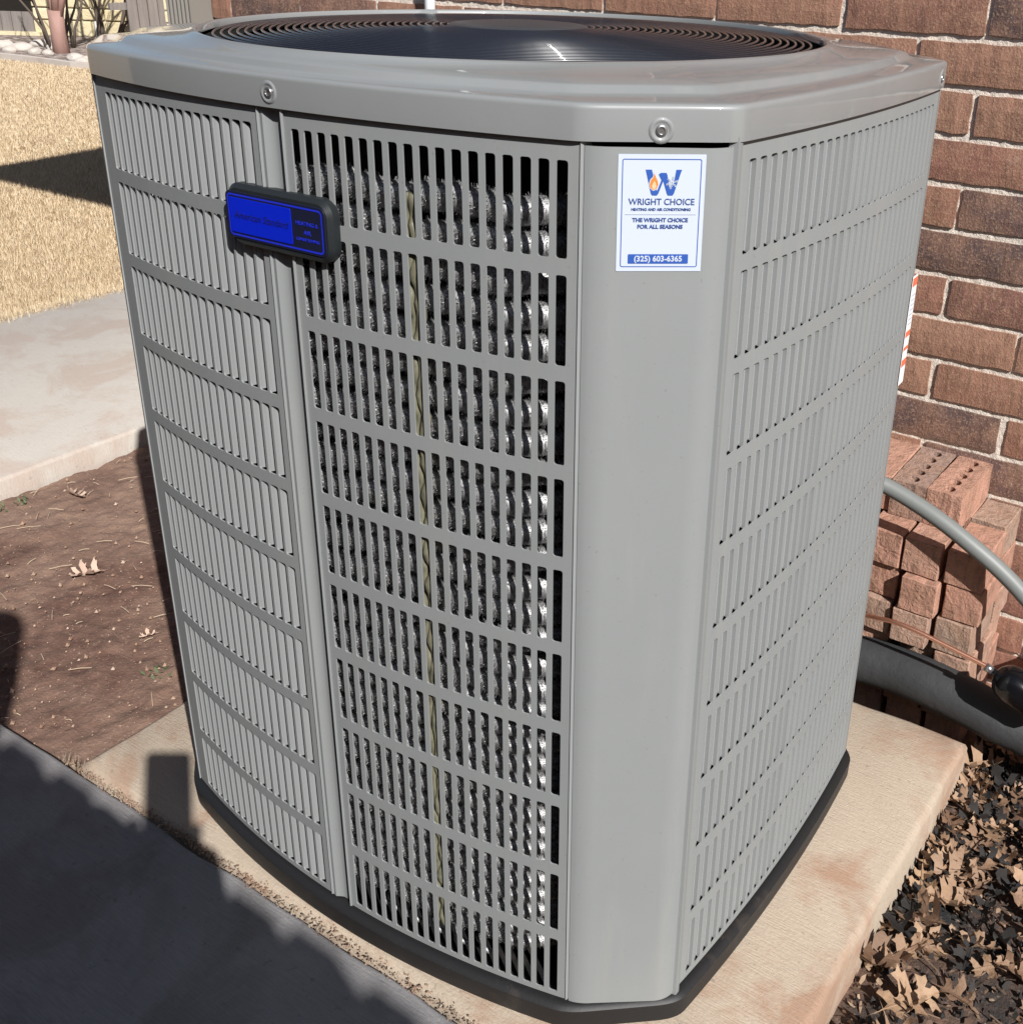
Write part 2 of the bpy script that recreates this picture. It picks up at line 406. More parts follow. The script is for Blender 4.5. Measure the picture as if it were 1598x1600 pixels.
# ---- slotted panels
SL_TOP, SL_H, SL_P = 1.2617, .1040, .1221
rows = [(SL_TOP-k*SL_P-SL_H, SL_TOP-k*SL_P) for k in range(10)]
ZB, ZT = .050, 1.284
def slotted(name, curve, s0, s1, slot0, slot1, nsl, frac, mat, fillet=.003, lip=.0):
    """curve(s)->(x,y); slots between slot0 and slot1 in s; returns object and slot spans"""
    pitch = (slot1-slot0)/(nsl-1+frac); wv = pitch*frac
    spans = [(slot0+i*pitch, slot0+i*pitch+wv) for i in range(nsl)]
    ss = [s0]
    for a, b in spans: ss += [a, b]
    ss.append(s1)
    zz = [ZB]
    for a, b in rows[::-1]: zz += [a, b]
    zz.append(ZT)
    # subdivide wide margins
    mb = MB(); vid = {}
    def V(s, z):
        k = (round(s, 6), round(z, 6))
        if k not in vid:
            x, y = curve(s); vid[k] = len(mb.v); mb.v.append((x, y, z))
        return vid[k]
    for i in range(len(ss)-1):
        slotc = (i % 2 == 1)
        for j in range(len(zz)-1):
            a, b, c, d = ss[i], ss[i+1], zz[j], zz[j+1]
            if slotc and j % 2 == 1:
                for (sa, sb, za, zb) in ((a, a+fillet, c, c+fillet), (b, b-fillet, c, c+fillet), (a, a+fillet, d, d-fillet), (b, b-fillet, d, d-fillet)):
                    sm = sa+(sb-sa)*.29; zm = za+(zb-za)*.29
                    mb.f.append((V(sa, za), V(sb, za), V(sm, zm))); mb.f.append((V(sa, za), V(sm, zm), V(sa, zb)))
                continue
            mb.f.append((V(a, c), V(b, c), V(b, d), V(a, d)))
    me = mb.rawmesh(name)
    bm = bmesh.new(); bm.from_mesh(me)
    for f in bm.faces:
        c = f.calc_center_median(); out = Vector((c.x-CX, c.y-CY, 0))
        if f.normal.dot(out) < 0: f.normal_flip()
    # return lip at the two vertical ends: extrude inward
    bm.to_mesh(me); bm.free()
    for p in me.polygons: p.use_smooth = True
    me.set_sharp_from_angle(angle=R(30))
    o = link(name, me, mat)
    m = o.modifiers.new('thickness', 'SOLIDIFY'); m.thickness = .0022; m.offset = -1
    bake(o)
    U(o); return o, spans
def end_lip(parent, x, y, dx, dy, mat, z0=ZB, z1=ZT, t=.0025, depth=.016):
    pass
FS = lambda off=0: (lambda s: (s, fy(s, off)))
GS = lambda off=0: (lambda s: (gx(s, off), s))
panL, spL = slotted('louver_panel', FS(), -.702, -.3075, -.668, -.3205, 18, .80, PAINT)
panM, spM = slotted('open_grille_panel', FS(), -.2645, .1165, -.2530, .1035, 18, .63, PAINT)
panR, spR = slotted('louver_panel', GS(), -.185, .462, -.158, .438, 27, .62, PAINT)
for o, l in ((panL, 'louvered side panel with slanted slats left of the corner post'), (panR, 'long louvered side panel on the right side of the unit'), (panM, 'open grille panel showing the silver coil')): o['label'] = l

def blade(name, prof, h, top, bot):
    """louver vane from a plan profile; top/bot = how far its ends are cut back at the first and last profile point"""
    mb = MB(); n = len(prof)
    for up in (0, 1):
        for q, (x, y) in enumerate(prof):
            t = q/(n-1)
            mb.v.append((x, y, h-(top[0]+(top[1]-top[0])*t) if up else bot[0]+(bot[1]-bot[0])*t))
    for i in range(n-1): mb.f.append((i, i+1, n+i+1, n+i))
    me = mb.rawmesh(name, True); me.set_sharp_from_angle(angle=R(35)); return me
def thick(o, t=.0012):
    m = o.modifiers.new('thickness', 'SOLIDIFY'); m.thickness = t; m.offset = 0; bake(o)
wL = spL[0][1]-spL[0][0]; wR = spR[0][1]-spR[0][0]
bL = blade('louver_slat', [(-.0012, .0016), (.0015, .0022), (wL*.3, .0042), (wL*.62, .0071), (wL*.93, .0102)], SL_H, (0, .0085), (0, .0045))
bR = blade('louver_slat', [(.0001, .0009), (wR*.5, .0034), (wR*.95, .0060), (wR*.995, .0056), (wR*.998, .0004)], SL_H, (.0042, 0), (.0052, 0))
slats = []; extra = MB()
for i, (a, b) in enumerate(spL):
    for (z0, z1) in rows:
        x, y = a, fy(a); ang = math.atan2(.64*(a+.291), 1)
        slats.append((bL, panL, (x, y, z0-.0005), ang))
nR = 0
for i, (a, b) in enumerate(spR):
    for (z0, z1) in rows:
        y = a; x = gx(y); ang = math.pi/2 + math.atan(.31*(a-.14))
        if nR < 120: slats.append((bR, panR, (x, y, z0-.0005), ang)); nR += 1
        else:
            ca, sa = math.cos(ang), math.sin(ang); n0 = len(extra.v)
            extra.v += [(x+v.co.x*ca-v.co.y*sa, y+v.co.x*sa+v.co.y*ca, z0-.0005+v.co.z) for v in bR.vertices]
            extra.f += [tuple(k+n0 for k in p.vertices) for p in bR.polygons]
for me, par, loc, ang in slats:
    o = link('louver_slat', me, VANE, rz=ang); o.parent = par
    o.location = Vector(loc)      # panels keep world-space meshes, so their children do too
for o in (panL, panM, panR):
    # panels' meshes are in world coords with the parent offset on location: keep children in the panel's space
    pass
ex = link('louver_slat', extra.rawmesh('louver_slats_far', True), VANE); ex.parent = panR; ex['kind'] = 'stuff'

# folded return edges where panels end
def strip(name, pts, z0, z1, mat, parent=None, t=.002, smooth=False):
    mb = MB(); n = len(pts)
    for z in (z0, z1): mb.v += [(x, y, z) for x, y in pts]
    for i in range(n-1): mb.f.append((i, i+1, n+i+1, n+i))
    me = mb.rawmesh(name, smooth)
    if smooth: me.set_sharp_from_angle(angle=R(35))
    o = link(name, me, mat); m = o.modifiers.new('thickness', 'SOLIDIFY'); m.thickness = t; m.offset = 0
    bake(o); U(o); return o
def fp(x, off=0): return (x, fy(x, off))
strip('panel_return', [fp(-.3068, -.0018), fp(-.3050, -.0005), fp(-.3050, .012)], ZB, ZT, PAINT)
strip('panel_return', [fp(-.2655, .012), fp(-.2662, -.0005), fp(-.2645, -.0025), fp(-.262, -.001)], ZB, ZT, PAINT)
strip('panel_return', [fp(.1165, -.0012), fp(.1180, .0008), fp(.1178, .016)], ZB, ZT, PAINT)
strip('panel_return', [fp(-.700, -.0015), fp(-.706, .001), fp(-.709, .012)], ZB, ZT, PAINT)
# centre post: a folded channel between the two front panels
strip('centre_post', [fp(-.3045, .006), fp(-.3030, .001), fp(-.2990, .0005), fp(-.2945, .0035), fp(-.2880, .0068), fp(-.2830, .0072), fp(-.2690, .0060), fp(-.2668, .010)], ZB-.002, ZT, PAINT, smooth=True)
# corner panels
Av = Vector((.1205, fy(.1205)+.002)); Bv = Vector((gx(-.187)-.0015, -.1885))
def corner(A, B, name='corner_panel', flip=False):
    # tangent directions coming in from the front and leaving to the side
    C = A; D = B; mid = (A+B)/2
    pts = []
    tA = Vector((1, .26)).normalized(); tB = Vector((.10, 1)).normalized()
    def bez(p0, c, p1, k=6): return [((1-t)**2*p0+2*t*(1-t)*c+t*t*p1) for t in [i/k for i in range(k+1)]]
    # rounded bend near A, flat face, rounded bend near B
    d = (B-A).normalized()
    a0 = A; ac = A+tA*.016; a1 = ac+d*.018
    b1 = B; bc = B-tB*.018; b0 = bc-(bc-a1).normalized()*.020
    pts = [a0+Vector((-.001, .012))]+bez(a0, ac, a1, 8)+[a1.lerp(b0, .5)]+bez(b0, bc, b1, 8)
    return pts
cpts = corner(Av, Bv)
cp = strip('corner_panel', [(p.x, p.y) for p in cpts], .047, ZT-.006, PAINT, smooth=True, t=.002)
cp['label'] = 'wide plain corner panel with the sticker'
# folded flange of the right panel standing proud beside the corner panel
strip('panel_return', [(gx(-.187)-.006, -.190), (gx(-.187)+.0035, -.188), (gx(-.180)+.0030, -.180), (gx(-.176)+.0005, -.176)], ZB-.006, ZT+.004, PAINT, t=.0018)
# rear corner (mirror) and the other two corners + plain hidden side sheets
def mirr(p, mx, my): return ((2*CX-p.x) if mx else p.x, (2*CY-p.y) if my else p.y)
for mx, my in ((0, 1), (1, 0), (1, 1)):
    strip('corner_panel', [mirr(p, mx, my) for p in cpts], .047, ZT-.006, PAINT, smooth=True)
strip('back_panel', [(2*CX-x, 2*CY-fy(x)) for x in [-.7+.818*i/16 for i in range(17)]], ZB, ZT, PAINT)
strip('side_panel', [(2*CX-gx(y), y) for y in [-.187+.654*i/16 for i in range(17)]], ZB, ZT, PAINT)

# ---- cap
def cap_ring(t, z, ins0=0.0, rad=.447):
    """blend the outline towards the fan circle: t=0 outline, 1 circle"""
    out = []
    for p in CO:
        q = Vector((p.x-CX, p.y-CY)); a = math.atan2(q.y, q.x); L = q.length
        c = Vector((math.cos(a), math.sin(a)))*(rad)
        cc = Vector((CX, CY-.006))+c
        pp = Vector((CX, CY))+q*(1-ins0/L)
        r = pp.lerp(cc, t); out.append((r.x, r.y, z))
    return out
CO = O(-.006, n_side=40, n_corner=8, rc=.022)
prof = [(0, HT+.0055, .003), (0, HT+.005, 0), (0, HT+.0365, .0), (0, HT+.0385, .0003), (0, HT+.0402, .0011), (0, HT+.0415, .0024), (0, HT+.0424, .0042), (0, HT+.0430, .009)]
rings = [cap_ring(t, z, i) for t, z, i in prof]
prof2 = [(.10, .0445), (.22, .0455), (.27, .0475), (.31, .0530), (.36, .0550), (.6, .0585), (.85, .0620), (.93, .0655), (.97, .0675), (1.0, .0675), (1.015, .0655), (1.02, .058)]
rings += [cap_ring(t, HT+z, .009) for t, z in prof2]
cap = loft('top_cap', rings, CAPM, angle=44); U(cap); cap['label'] = 'glossy grey top cap with rolled edge around the fan opening'
# screws with dished recesses on the cap skirt
def screw(x, y, z, nx, ny, par):
    nrm = Vector((nx, ny, 0)).normalized(); rot = nrm.to_track_quat('Z', 'Y').to_euler()
    base = Vector((x, y, z))
    mb = MB()
    prof = [(.0135, .0), (.0120, .0012), (.0105, .0017), (.0088, .0010), (.0076, .0003), (.0062, .0003), (.0060, .0016), (.0052, .0022), (.0036, .0022), (.0032, .0010), (.0016, .0010)]
    n = 20
    for r, h in prof: mb.v += [(r*math.cos(2*math.pi*k/n), r*math.sin(2*math.pi*k/n), h) for k in range(n)]
    for a in range(len(prof)-1):
        for k in range(n): mb.f.append((a*n+k, a*n+(k+1) % n, (a+1)*n+(k+1) % n, (a+1)*n+k))
    mb.f.append(tuple((len(prof)-1)*n+k for k in range(n)))
    me = mb.mesh('screw', angle=60)
    me.materials.append(CAPM); me.materials.append(STEEL)
    for p in me.polygons:
        if sum((me.vertices[v].co.xy.length for v in p.vertices))/len(p.vertices) < .0062: p.material_index = 1
    o = link('screw', me, None, rot=rot); o.parent = cap; o.location = base
    return o
CP = O(-.006, n_side=40, n_corner=8, rc=.022)
def on_skirt(px_target, zz):
    best = None
    for i, p in enumerate(CP):
        q = CP[(i+1) % len(CP)]
        for k in range(6):
            s = p.lerp(q, k/6); P = Vector((s.x, s.y, zz))-CAM
            zc = P.dot(Fw)
            u = PX+F_PX*P.dot(Rv)/zc
            t = (q-p).normalized(); nrm = Vector((t.y, -t.x))
            if nrm.dot(Vector((CAM.x-s.x, CAM.y-s.y))) > 0:
                d = abs(u-px_target)
                if best is None or d < best[0]: best = (d, s, nrm)
    return best[1], best[2]
for px, zz in ((418, HT+.022), (1032, HT+.0165), (1471, HT+.02)):
    s, nrm = on_skirt(px, zz); screw(s.x, s.y, zz, nrm.x, nrm.y, cap)
# small screws down the panel edges
for px, z in ((1425, 1.10), (1404, .85), (1385, .55), (1337, .10)):
    pass

# ---- fan guard
FC = Vector((CX, CY-.006))
mb = MB(); rads = []
r = .425
while r > .10:
    t = (.435-r)/.435; z = HT+.060+.012*math.sin(min(1, t*1.5)*math.pi/2)
    mb.tube([(FC.x+r*math.cos(2*math.pi*k/96), FC.y+r*math.sin(2*math.pi*k/96), z) for k in range(96)], .0021, 6, closed=True)
    r -= .0108
guard = mb.build('fan_guard', GUARD, smooth=True); U(guard); guard['label'] = 'black concentric wire fan guard'
mb = MB()
for k in range(8):
    a = k*math.pi/4+.26
    mb.tube([(FC.x+rr*math.cos(a), FC.y+rr*math.sin(a), HT+.0555+.012*math.sin(min(1, (.435-rr)/.435*1.5)*math.pi/2)) for rr in (.438, .40, .3, .2, .1, .06)], .0026, 6)
sp = mb.build('guard_spoke', GUARD, smooth=True); sp.parent = guard
mb = MB(); n = 48
pr = [(.104, .066), (.106, .070), (.100, .0745), (.07, .0770), (.03, .0780), (.001, .0780)]
for rr, z in pr: mb.v += [(FC.x+rr*math.cos(2*math.pi*k/n), FC.y+rr*math.sin(2*math.pi*k/n), HT+z) for k in range(n)]
for a in range(len(pr)-1):
    for k in range(n): mb.f.append((a*n+k, a*n+(k+1) % n, (a+1)*n+(k+1) % n, (a+1)*n+k))
HUBM = NT('hub_coating', (.040, .044, .050), .42, 0, spec=.4).m
hb = mb.build('guard_hub', HUBM, smooth=True); hb.parent = guard
# fan below
mb = MB()
for b in range(3):
    a0 = b*2*math.pi/3+.5
    rs = [.08+.06*i for i in range(6)]
    for i in range(5):
        for j in range(4):
            def P(ii, jj):
                rr = rs[ii]; an = a0+(jj/4-.5)*1.15*(1+.12*ii/5)+.06*ii
                return (FC.x+rr*math.cos(an), FC.y+rr*math.sin(an), HT-.02-.055*(jj/4)+.01*ii/5)
            mb.quad(P(i, j), P(i+1, j), P(i+1, j+1), P(i, j+1))
fb = mb.build('fan_blade', FANM, smooth=True); U(fb)
thick(fb, .002)
mb = MB(); mb.tube([(FC.x, FC.y, HT-.20), (FC.x, FC.y, HT+.02)], .07, 24); U(mb.build('fan_motor', DARK, angle=40))
mb = MB(); n = 64
for z in (HT-.18, HT+.055): mb.v += [(FC.x+.44*math.cos(2*math.pi*k/n), FC.y+.44*math.sin(2*math.pi*k/n), z) for k in range(n)]
for k in range(n): mb.f.append((k, (k+1) % n, n+(k+1) % n, n+k))
sh = mb.build('fan_shroud', DARK, smooth=True); U(sh)

# ---- spine-fin coil
def coil_path(n=140):
    pts = []
    x0, x1 = -.66, -.012
    for i in range(n): x = x0+(x1-x0)*i/(n-1); pts.append((x, fy(x, .0290)))
    rr = .085; cx, cy = x1, pts[-1][1]+rr
    for i in range(1, 16): a = -math.pi/2+i/15*math.pi/2; pts.append((cx+rr*math.cos(a), cy+rr*math.sin(a)))
    for i in range(1, 8): pts.append((cx+rr, cy+i*.012))
    return pts
def coil_mesh(seed, core=.0105, tip=.0205):
    rnd = random.Random(seed); mb = MB(); path = coil_path(120)
    core = .0165; tip = .0200
    pts3 = [(x, y, .0035*math.sin(i*.23+seed)+.0015*math.sin(i*.9+seed)) for i, (x, y) in enumerate(path)]
    mb.tube(pts3, core, 14, cap=False)
    # ribbon of spines wound round the tube
    L = []
    acc = 0
    P = [Vector(p) for p in pts3]
    for i in range(len(P)-1):
        seg = P[i+1]-P[i]; ln = seg.length; k = max(1, int(ln/.0021))
        t = seg.normalized(); u = t.cross(Vector((0, 0, 1))).normalized()     # points outwards
        for j in range(k):
            c = P[i]+seg*(j/k)
            for q in range(13):
                a = -1.9+3.8*(q+rnd.random())/13
                d = u*math.cos(a)+Vector((0, 0, 1))*math.sin(a)
                e = (t*rnd.uniform(-.35, .5)+u*math.sin(a)*-1*rnd.uniform(.6, 1)+Vector((0, 0, 1))*math.cos(a)*rnd.uniform(.6, 1)).normalized()
                w2 = .00075; tp = c+d*(tip+rnd.uniform(-.002, .0015))+t*rnd.uniform(-.003, .003)
                b0 = c+d*core*.9-e*w2; b1 = c+d*core*.9+e*w2
                mb.add([b0, b1, tp+e*w2*.7, tp-e*w2*.7], [(0, 1, 2, 3)])
    return mb.rawmesh('coil_tube', True)
cms = [coil_mesh(s) for s in range(3)]
coil = empty('coil'); coil.parent = unit; coil.location = (-CX, -CY, 0)
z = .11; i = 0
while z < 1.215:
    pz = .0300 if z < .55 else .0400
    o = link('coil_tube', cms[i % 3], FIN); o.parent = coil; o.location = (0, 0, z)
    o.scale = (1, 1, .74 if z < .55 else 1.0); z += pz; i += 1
# yellowed plastic spacer bead
mb = MB(); rnd = random.Random(3)
for dx in (0, .011):
    pts = [(-.097+dx+.003*math.sin(zz*90+dx*500)+rnd.uniform(-.002, .002), fy(-.09, .0098+.0015*math.sin(zz*150)), zz) for zz in [.10+.009*k for k in range(124)]]
    mb.tube(pts, [.0035+.0030*abs(math.sin(k*.62+dx*99)) for k in range(124)], 8)
U(mb.build('coil_spacer', SPACER, smooth=True))
mb = MB()
mb.tube([(.097, -.262, .06), (.097, -.262, .29), (.094, -.255, .33), (.085, -.22, .345)], .0065, 10)
U(mb.build('copper_tube', COPPER_D, smooth=True))
mb = MB()   # return bends and a valve low inside, in the dark
for k in range(5):
    x = -.22+.045*k; mb.tube([(x, fy(x, .03), .085), (x+.01, fy(x, .02), .072-.004*(k % 2)), (x+.035, fy(x, .022), .070)], .004, 8)
U(mb.build('coil_bend', FIN, smooth=True))

# ---- nameplate badge
def rrect(w, h, r, n=6):
    pts = []
    for cx, cy, a0 in ((w/2-r, h/2-r, 0), (-w/2+r, h/2-r, 90), (-w/2+r, -h/2+r, 180), (w/2-r, -h/2+r, 270)):
        for k in range(n+1):
            a = R(a0+90*k/n); pts.append((cx+r*math.cos(a), cy+r*math.sin(a)))
    return pts
def plate(w, h, r, z0, z1, name, mat, ch=0.0, parent=None, loc=(0, 0, 0)):
    mb = MB(); P = rrect(w, h, r); n = len(P)
    lay = [(0, z0), (0, z1-ch), (ch, z1)] if ch else [(0, z0), (0, z1)]
    for ins, z in lay:
        Q = rrect(w-2*ins, h-2*ins, max(.0005, r-ins)); mb.v += [(x, y, z) for x, y in Q]
    for a in range(len(lay)-1):
        for k in range(n): mb.f.append((a*n+k, a*n+(k+1) % n, (a+1)*n+(k+1) % n, (a+1)*n+k))
    mb.f.append(tuple((len(lay)-1)*n+k for k in range(n)))
    mb.f.append(tuple(range(n))[::-1])
    return mb.build(name, mat, parent, angle=35, loc=loc)
def textobj(s, size, mat, parent, loc, name='lettering', bold=0.0, align='CENTER', shear=0, sx=1.0, ext=.0002, spacing=1.0):
    cu = bpy.data.curves.new(name, 'FONT'); cu.body = s; cu.size = size; cu.align_x = align; cu.align_y = 'CENTER'
    cu.offset = bold; cu.extrude = ext; cu.shear = shear; cu.space_character = spacing; cu.resolution_u = 3
    t = bpy.data.objects.new('tmp', cu); col.objects.link(t)
    bpy.context.view_layer.update()
    me = bpy.data.meshes.new_from_object(t.evaluated_get(bpy.context.evaluated_depsgraph_get()))
    bpy.data.objects.remove(t); me.name = name; me.materials.clear(); me.materials.append(mat)
    o = link(name, me, mat, parent, loc=loc); o.scale = (sx, 1, 1); return o
BADGE_BODY = NT('badge_body', (.016, .019, .021), .45, spec=.3).m
BADGE_DK = NT('badge_field', (.010, .012, .032), .45, spec=.25).m
BLUE = NT('badge_blue', (.0015, .016, .50), .45, spec=.25).m
BLUEL = NT('badge_line', (.016, .03, .55), .3).m
INK_D = plain('badge_ink', (.004, .006, .10), .5)
bx = -.2775; by = fy(bx)
badge = empty('nameplate'); badge.parent = unit
badge.location = Vector((bx, by, 1.150))-Vector((CX, CY, 0)); badge.rotation_euler = (R(90), 0, 0)
badge['label'] = 'dark rounded nameplate with a bright blue face'
plate(.182, .076, .021, -.004, .0115, 'badge_housing', BADGE_BODY, .0055, badge)
plate(.172, .058, .008, .0122, .0130, 'badge_field', BADGE_DK, .0006, badge, loc=(-.002, 0, 0))
# thin blue frame line
mb = MB(); P = rrect(.164, .052, .006); Q = rrect(.1595, .0475, .004); n = len(P)
mb.v += [(x-.002, y, .0134) for x, y in P]+[(x-.002, y, .0134) for x, y in Q]
for k in range(n): mb.f.append((k, (k+1) % n, n+(k+1) % n, n+k))
mb.build('badge_frame', BLUEL, badge)
plate(.1085, .043, .002, .0131, .0138, 'badge_panel', BLUE, .0002, badge, loc=(-.0265, 0, 0))
textobj('American Standard', .0125, INK_D, badge, (-.026, .0005, .0140), bold=.00005, shear=.4, sx=.98)
textobj('HEATING &', .0068, BLUEL, badge, (.0535, .0065, .0133), sx=1.05)
textobj('AIR', .0075, BLUEL, badge, (.0535, -.004, .0133), sx=1.05)
textobj('CONDITIONING', .0052, BLUEL, badge, (.0535, -.0125, .0133), sx=1.0)

# ---- sticker on the corner panel
WHITE = NT('sticker_white', (.50, .55, .64), .5, spec=.2).m
SB = plain('sticker_blue', (.022, .085, .36), .5); SN = plain('sticker_navy', (.03, .07, .24), .5)
SO = plain('sticker_orange', (.62, .21, .04), .5); SY = plain('sticker_cream', (.62, .46, .28), .5); SG = plain('sticker_grey', (.35, .40, .52), .4)
a1 = Vector((cpts[9].x, cpts[9].y)); b0 = Vector((cpts[11].x, cpts[11].y)); dd = (b0-a1).normalized(); nn = Vector((dd.y, -dd.x))
mid = a1.lerp(b0, .5)
SW, SH = .0905, .1225
ctr = Vector((.1812, -.2375)); ctr = a1+dd*((ctr-a1).dot(dd))
st = empty('sticker'); st.parent = unit
st.location = Vector((ctr.x+nn.x*.0018, ctr.y+nn.y*.0018, 1.2105))-Vector((CX, CY, 0))
st.rotation_euler = (R(90), R(-.5), math.atan2(dd.y, dd.x))
st['label'] = 'white and blue service sticker with the W logo and phone number'
plate(SW, SH, .0008, -.0004, 0, 'sticker_sheet', WHITE, 0, st)
def frame(w, h, t, r, z, mat, name):
    mb = MB(); P = rrect(w, h, r); Q = rrect(w-2*t, h-2*t, max(.0003, r-t)); n = len(P)
    mb.v += [(x, y, z) for x, y in P]+[(x, y, z) for x, y in Q]
    for k in range(n): mb.f.append((k, (k+1) % n, n+(k+1) % n, n+k))
    return mb.build(name, mat, st)
frame(SW*.905, SH*.925, .0009, .0022, .0003, SB, 'sticker_border')
def poly(pts, z, mat, name):
    mb = MB(); mb.add([(x, y, z) for x, y in pts], [tuple(range(len(pts)))]); return mb.build(name, mat, st)
# W emblem
wx, wy, ws = .002, .0325, .0265
def wp(pts, z, mat, name): return poly([(wx+(x-.5)*ws*1.42, wy+(y-.5)*ws) for x, y in pts], z, mat, name)
wp([(0, 1), (.17, 1), (.33, .17), (.44, .6), (.36, .82), (.42, .88), (.57, .88), (.60, .80), (.68, .22), (.80, .62), (.84, 1), (1, 1), (.97, .9), (.80, .08), (.76, 0), (.63, 0), (.60, .08), (.49, .56), (.37, .08), (.33, 0), (.20, 0), (.16, .08)], .00035, SB, 'emblem_letter')
wp([(.10, .45), (.13, .62), (.20, .72), (.24, .92), (.30, .76), (.36, .62), (.38, .42), (.33, .24), (.22, .18), (.13, .28)], .00050, WHITE, 'emblem_flame')
wp([(.12, .43), (.15, .60), (.21, .70), (.245, .86), (.29, .70), (.34, .56), (.36, .42), (.31, .26), (.22, .21), (.14, .30)], .00060, SO, 'emblem_flame')
wp([(.18, .38), (.22, .50), (.25, .58), (.29, .46), (.31, .36), (.26, .24), (.20, .26)], .00070, SY, 'emblem_flame')
mb = MB()
for k in range(3):
    a = k*math.pi/3+.3; c = Vector((wx+(.735-.5)*ws*1.42, wy)); d = Vector((math.cos(a), math.sin(a)))*.0062; e = Vector((-math.sin(a), math.cos(a)))*.0006
    mb.add([(*(c-d-e), .0006), (*(c+d-e), .0006), (*(c+d+e), .0006), (*(c-d+e), .0006)], [(0, 1, 2, 3)])
    for sg in (-1, 1):
        for q in (.55, .85):
            b = c+d*sg*q; f2 = Vector((d.x*math.cos(.8*1)-d.y*math.sin(.8), d.x*math.sin(.8)+d.y*math.cos(.8))).normalized()*.0019
            mb.box((b.x, b.y, .00055), (abs(.0024), .0012, .0001), a+.8); 
mb.build('emblem_snowflake', WHITE, st)
textobj('WRIGHT CHOICE', .0093, SN, st, (.0008, .0125, .0004), bold=.0001, sx=.93)
textobj('HEATING AND AIR CONDITIONING', .0038, SN, st, (.0004, .0047, .0004), bold=.00012, sx=1.0)
mb = MB(); mb.box((0, -.0005, .0004), (.074, .0004, .0002)); mb.build('sticker_rule', SG, st)
textobj('THE WRIGHT CHOICE', .0058, SN, st, (0, -.0065, .0004), bold=.0002, sx=1.0)
textobj('FOR ALL SEASONS', .0058, SN, st, (0, -.0135, .0004), bold=.0002, sx=1.0)
plate(.064, .0102, .001, .0002, .0004, 'sticker_banner', SB, 0, st, loc=(-.0008, -.0478, 0))
textobj('(325) 603-6365', .0084, WHITE, st, (-.0008, -.0478, .0006), bold=.00022, sx=.98)

# ---- warning label near the back edge of the right side
WLAB = NT('warning_white', (.8, .78, .78), .4).m; WRED = plain('warning_red', (.75, .16, .08), .4)
wl = empty('warning_label'); wl.parent = unit
yl = .472; xl = gx(.467)+.0016
wl.location = Vector((xl, yl, .903))-Vector((CX, CY, 0)); wl.rotation_euler = (R(90), 0, R(93))
wl['label'] = 'white and red warning label'
plate(.026, .185, .001, 0, .0006, 'label_sheet', WLAB, 0, wl)
for yy, hh in ((.082, .014), (-.005, .010), (-.03, .006), (-.055, .012)):
    plate(.024, hh, .0005, .0006, .0009, 'label_band', WRED, 0, wl, loc=(0, yy, 0))
for k in range(7):
    plate(.018, .002, .0003, .0006, .0009, 'label_print', SG, 0, wl, loc=(0, .06-.008*k, 0))

# ------------------------------------------------------------------ house with the brick wall
WY = 1.08; HX0, HX1 = -2.156, 3.4
CH, BPX = .09375, .2958
house = empty('brick_house', (.6, WY, 0))
tag(house, 'red brown brick house wall with cream mortar behind the air conditioner', 'house')
def H(o, par=None):
    o.parent = par or house
    o.location = Vector(o.location)-(Vector((.6, WY, 0)) if par is None else Vector((0, 0, 0))); return o
EAVE = 2.88
mb = MB(); mb.box(((HX0+HX1)/2, WY+.06+3, (EAVE-.2)/2), (HX1-HX0-.02, 6.12, EAVE+.2))
wall = mb.build('wall', MORTAR); H(wall)
# finer mortar sheet with its own uneven surface, in front of the core
mb = MB(); nx, nzz = 560, 150
x0m, x1m, z0m, z1m = -2.15, 1.2, .0, 1.5
for j in range(nzz+1):
    for i in range(nx+1):
        x = x0m+(x1m-x0m)*i/nx; zq = z0m+(z1m-z0m)*j/nzz
        mb.v.append((x, WY-.0022-.0035*(.5+.5*mn.noise(Vector((x*60, zq*60, 0))))-.002*mn.noise(Vector((x*150, zq*150, 4))), zq))
for j in range(nzz):
    for i in range(nx): mb.f.append((j*(nx+1)+i, j*(nx+1)+i+1, (j+1)*(nx+1)+i+1, (j+1)*(nx+1)+i))
mo = link('mortar_face', mb.rawmesh('mortar_face', True), MORTAR); mo.parent = wall; mo.location = (0, 0, 0)
def brick_mesh(w, h, d, seed, rough=.0015):
    rnd = random.Random(seed); mb = MB()
    nx, nz2 = 10, 3
    def P(i, j, y):
        x = -w/2+w*i/nx; zq = -h/2+h*j/nz2
        ex = (i in (0, nx)); ez = (j in (0, nz2))
        jx = rnd.uniform(-1, 1)*rough if ex else 0; jz = rnd.uniform(-1, 1)*rough*(1.3 if j == 0 else .8) if ez else 0
        return (x+jx, y+rnd.uniform(0, 1)*.0012, zq+jz)
    F0 = [[P(i, j, -d+(.0025 if (i in (0, nx) or j in (0, nz2)) else 0)) for i in range(nx+1)] for j in range(nz2+1)]
    idx = {}
    for j in range(nz2+1):
        for i in range(nx+1): idx[(i, j)] = len(mb.v); mb.v.append(F0[j][i])
    for j in range(nz2):
        for i in range(nx): mb.f.append((idx[(i, j)], idx[(i+1, j)], idx[(i+1, j+1)], idx[(i, j+1)]))
    loop = [(i, 0) for i in range(nx)]+[(nx, j) for j in range(nz2)]+[(i, nz2) for i in range(nx, 0, -1)]+[(0, j) for j in range(nz2, 0, -1)]
    back = []
    for (i, j) in loop:
        v = mb.v[idx[(i, j)]]; back.append(len(mb.v)); mb.v.append((v[0], .004, v[2]))
    for k in range(len(loop)):
        k2 = (k+1) % len(loop); mb.f.append((idx[loop[k]], back[k], back[k2], idx[loop[k2]]))
    return mb.mesh('brick')
BH, BW, BD = .0785, .2845, .0125
bms = [brick_mesh(BW, BH, BD, s) for s in range(10)]
ZBED = 1.4035        # z of bed 0; bed i at ZBED - i*CH
far = MB(); cnt = 0; rb = random.Random(11)
